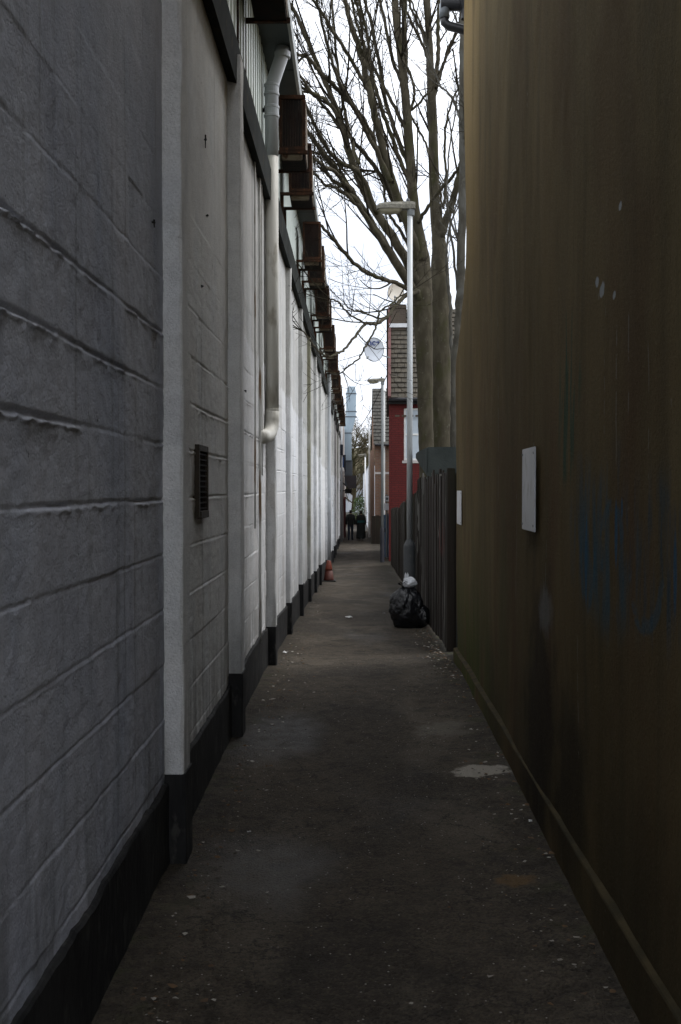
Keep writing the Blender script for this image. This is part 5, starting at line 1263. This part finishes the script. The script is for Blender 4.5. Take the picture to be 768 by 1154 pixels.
o = b.build('leaf_litter', [M['crumb_brown'], M['crumb_dark'], M['crumb_pale']]); tag(o, 'scattered grit, crumbs and dead leaf scraps along both edges of the path', 'litter', None, 'stuff')
def scrap(px, py, d, s, label, mat='paper', asp=.6):
    p = P(px, py, d); bm = bmesh.new(); bmesh.ops.create_grid(bm, x_segments=6, y_segments=5, size=1)
    for v in bm.verts:
        j = mnoise.noise(v.co*1.4+Vector((px, py, 0))); v.co = Vector((v.co.x*s*(1+.25*j), v.co.y*s*asp*(1-.2*j), abs(j)*s*.8+.012))
    bmesh.ops.solidify(bm, geom=bm.faces[:], thickness=.0015)
    me = bpy.data.meshes.new('paper_scrap'); bm.to_mesh(me); bm.free(); me.materials.append(M[mat])
    o = bpy.data.objects.new('paper_scrap', me); COL.objects.link(o); o.location = (p.x, d, g(d)+.008+(.02 if p.x > .6 and d < 9.5 else 0)); o.rotation_euler.z = rl.uniform(0, 3)
    tag(o, label, 'litter')
scrap(393.5, 683.5, 13.9, .05, 'white paper scrap lying in the middle of the path left of the bin bag')
scrap(281, 948, 4.55, .008, 'tiny white scrap on the near path beside the left wall foot')
scrap(668, 1041, 3.68, .012, 'small pale scrap on the near path at the foot of the brown wall')
scrap(598, 940, 4.65, .012, 'pale crumpled wrapper at the foot of the brown wall past the near scrap')
scrap(433, 674, 14.6, .02, 'small pale scrap on the path just left of the white carrier bag')
scrap(322, 733, 9.9, .03, 'white scrap against the warehouse plinth near the downpipe')

# ================================================================== LIGHT
w = bpy.data.worlds.new('World'); S.world = w; w.use_nodes = True
nt = w.node_tree; bg = nt.nodes['Background']
sky = nt.nodes.new('ShaderNodeTexSky'); sky.sky_type = 'NISHITA'; sky.sun_disc = False
SUN_EL, SUN_AZ = R(58), R(62)      # azimuth from +Y towards +X
sky.sun_elevation = SUN_EL; sky.sun_rotation = SUN_AZ; sky.dust_density = 4; sky.air_density = 1; sky.ozone_density = 1
tc = nt.nodes.new('ShaderNodeTexCoord'); nz = nt.nodes.new('ShaderNodeTexNoise'); nz.inputs['Scale'].default_value = 2.2; nz.inputs['Detail'].default_value = 6
nt.links.new(tc.outputs['Generated'], nz.inputs['Vector'])
cr = nt.nodes.new('ShaderNodeValToRGB'); cr.color_ramp.elements[0].position = .36; cr.color_ramp.elements[0].color = (4.3, 4.6, 5.2, 1); cr.color_ramp.elements[1].position = .66; cr.color_ramp.elements[1].color = (10.4, 10.6, 10.9, 1)
nt.links.new(nz.outputs['Fac'], cr.inputs['Fac'])
mx = nt.nodes.new('ShaderNodeMix'); mx.data_type = 'RGBA'; mx.inputs[0].default_value = .90
nt.links.new(sky.outputs[0], mx.inputs[6]); nt.links.new(cr.outputs[0], mx.inputs[7]); nt.links.new(mx.outputs[2], bg.inputs['Color'])
bg.inputs['Strength'].default_value = .10
sd = bpy.data.lights.new('sun', 'SUN'); sd.energy = .6; sd.angle = R(25); sd.color = (1, .97, .93)
so = bpy.data.objects.new('sun', sd); COL.objects.link(so); so.location = (20, 20, 40)
dirv = Vector((math.sin(SUN_AZ)*math.cos(SUN_EL), math.cos(SUN_AZ)*math.cos(SUN_EL), math.sin(SUN_EL)))
so.rotation_euler = (-dirv).to_track_quat('-Z', 'Y').to_euler()
vs_ = S.view_settings; vs_.view_transform = 'Standard'; vs_.look = 'None'; vs_.exposure = 1.38; vs_.gamma = 1; vs_.use_curve_mapping = False
S.display_settings.display_device = 'sRGB'
S.render.engine = 'CYCLES'; S.cycles.use_denoising = True
S.cycles.max_bounces = 8; S.cycles.diffuse_bounces = 5; S.cycles.glossy_bounces = 3
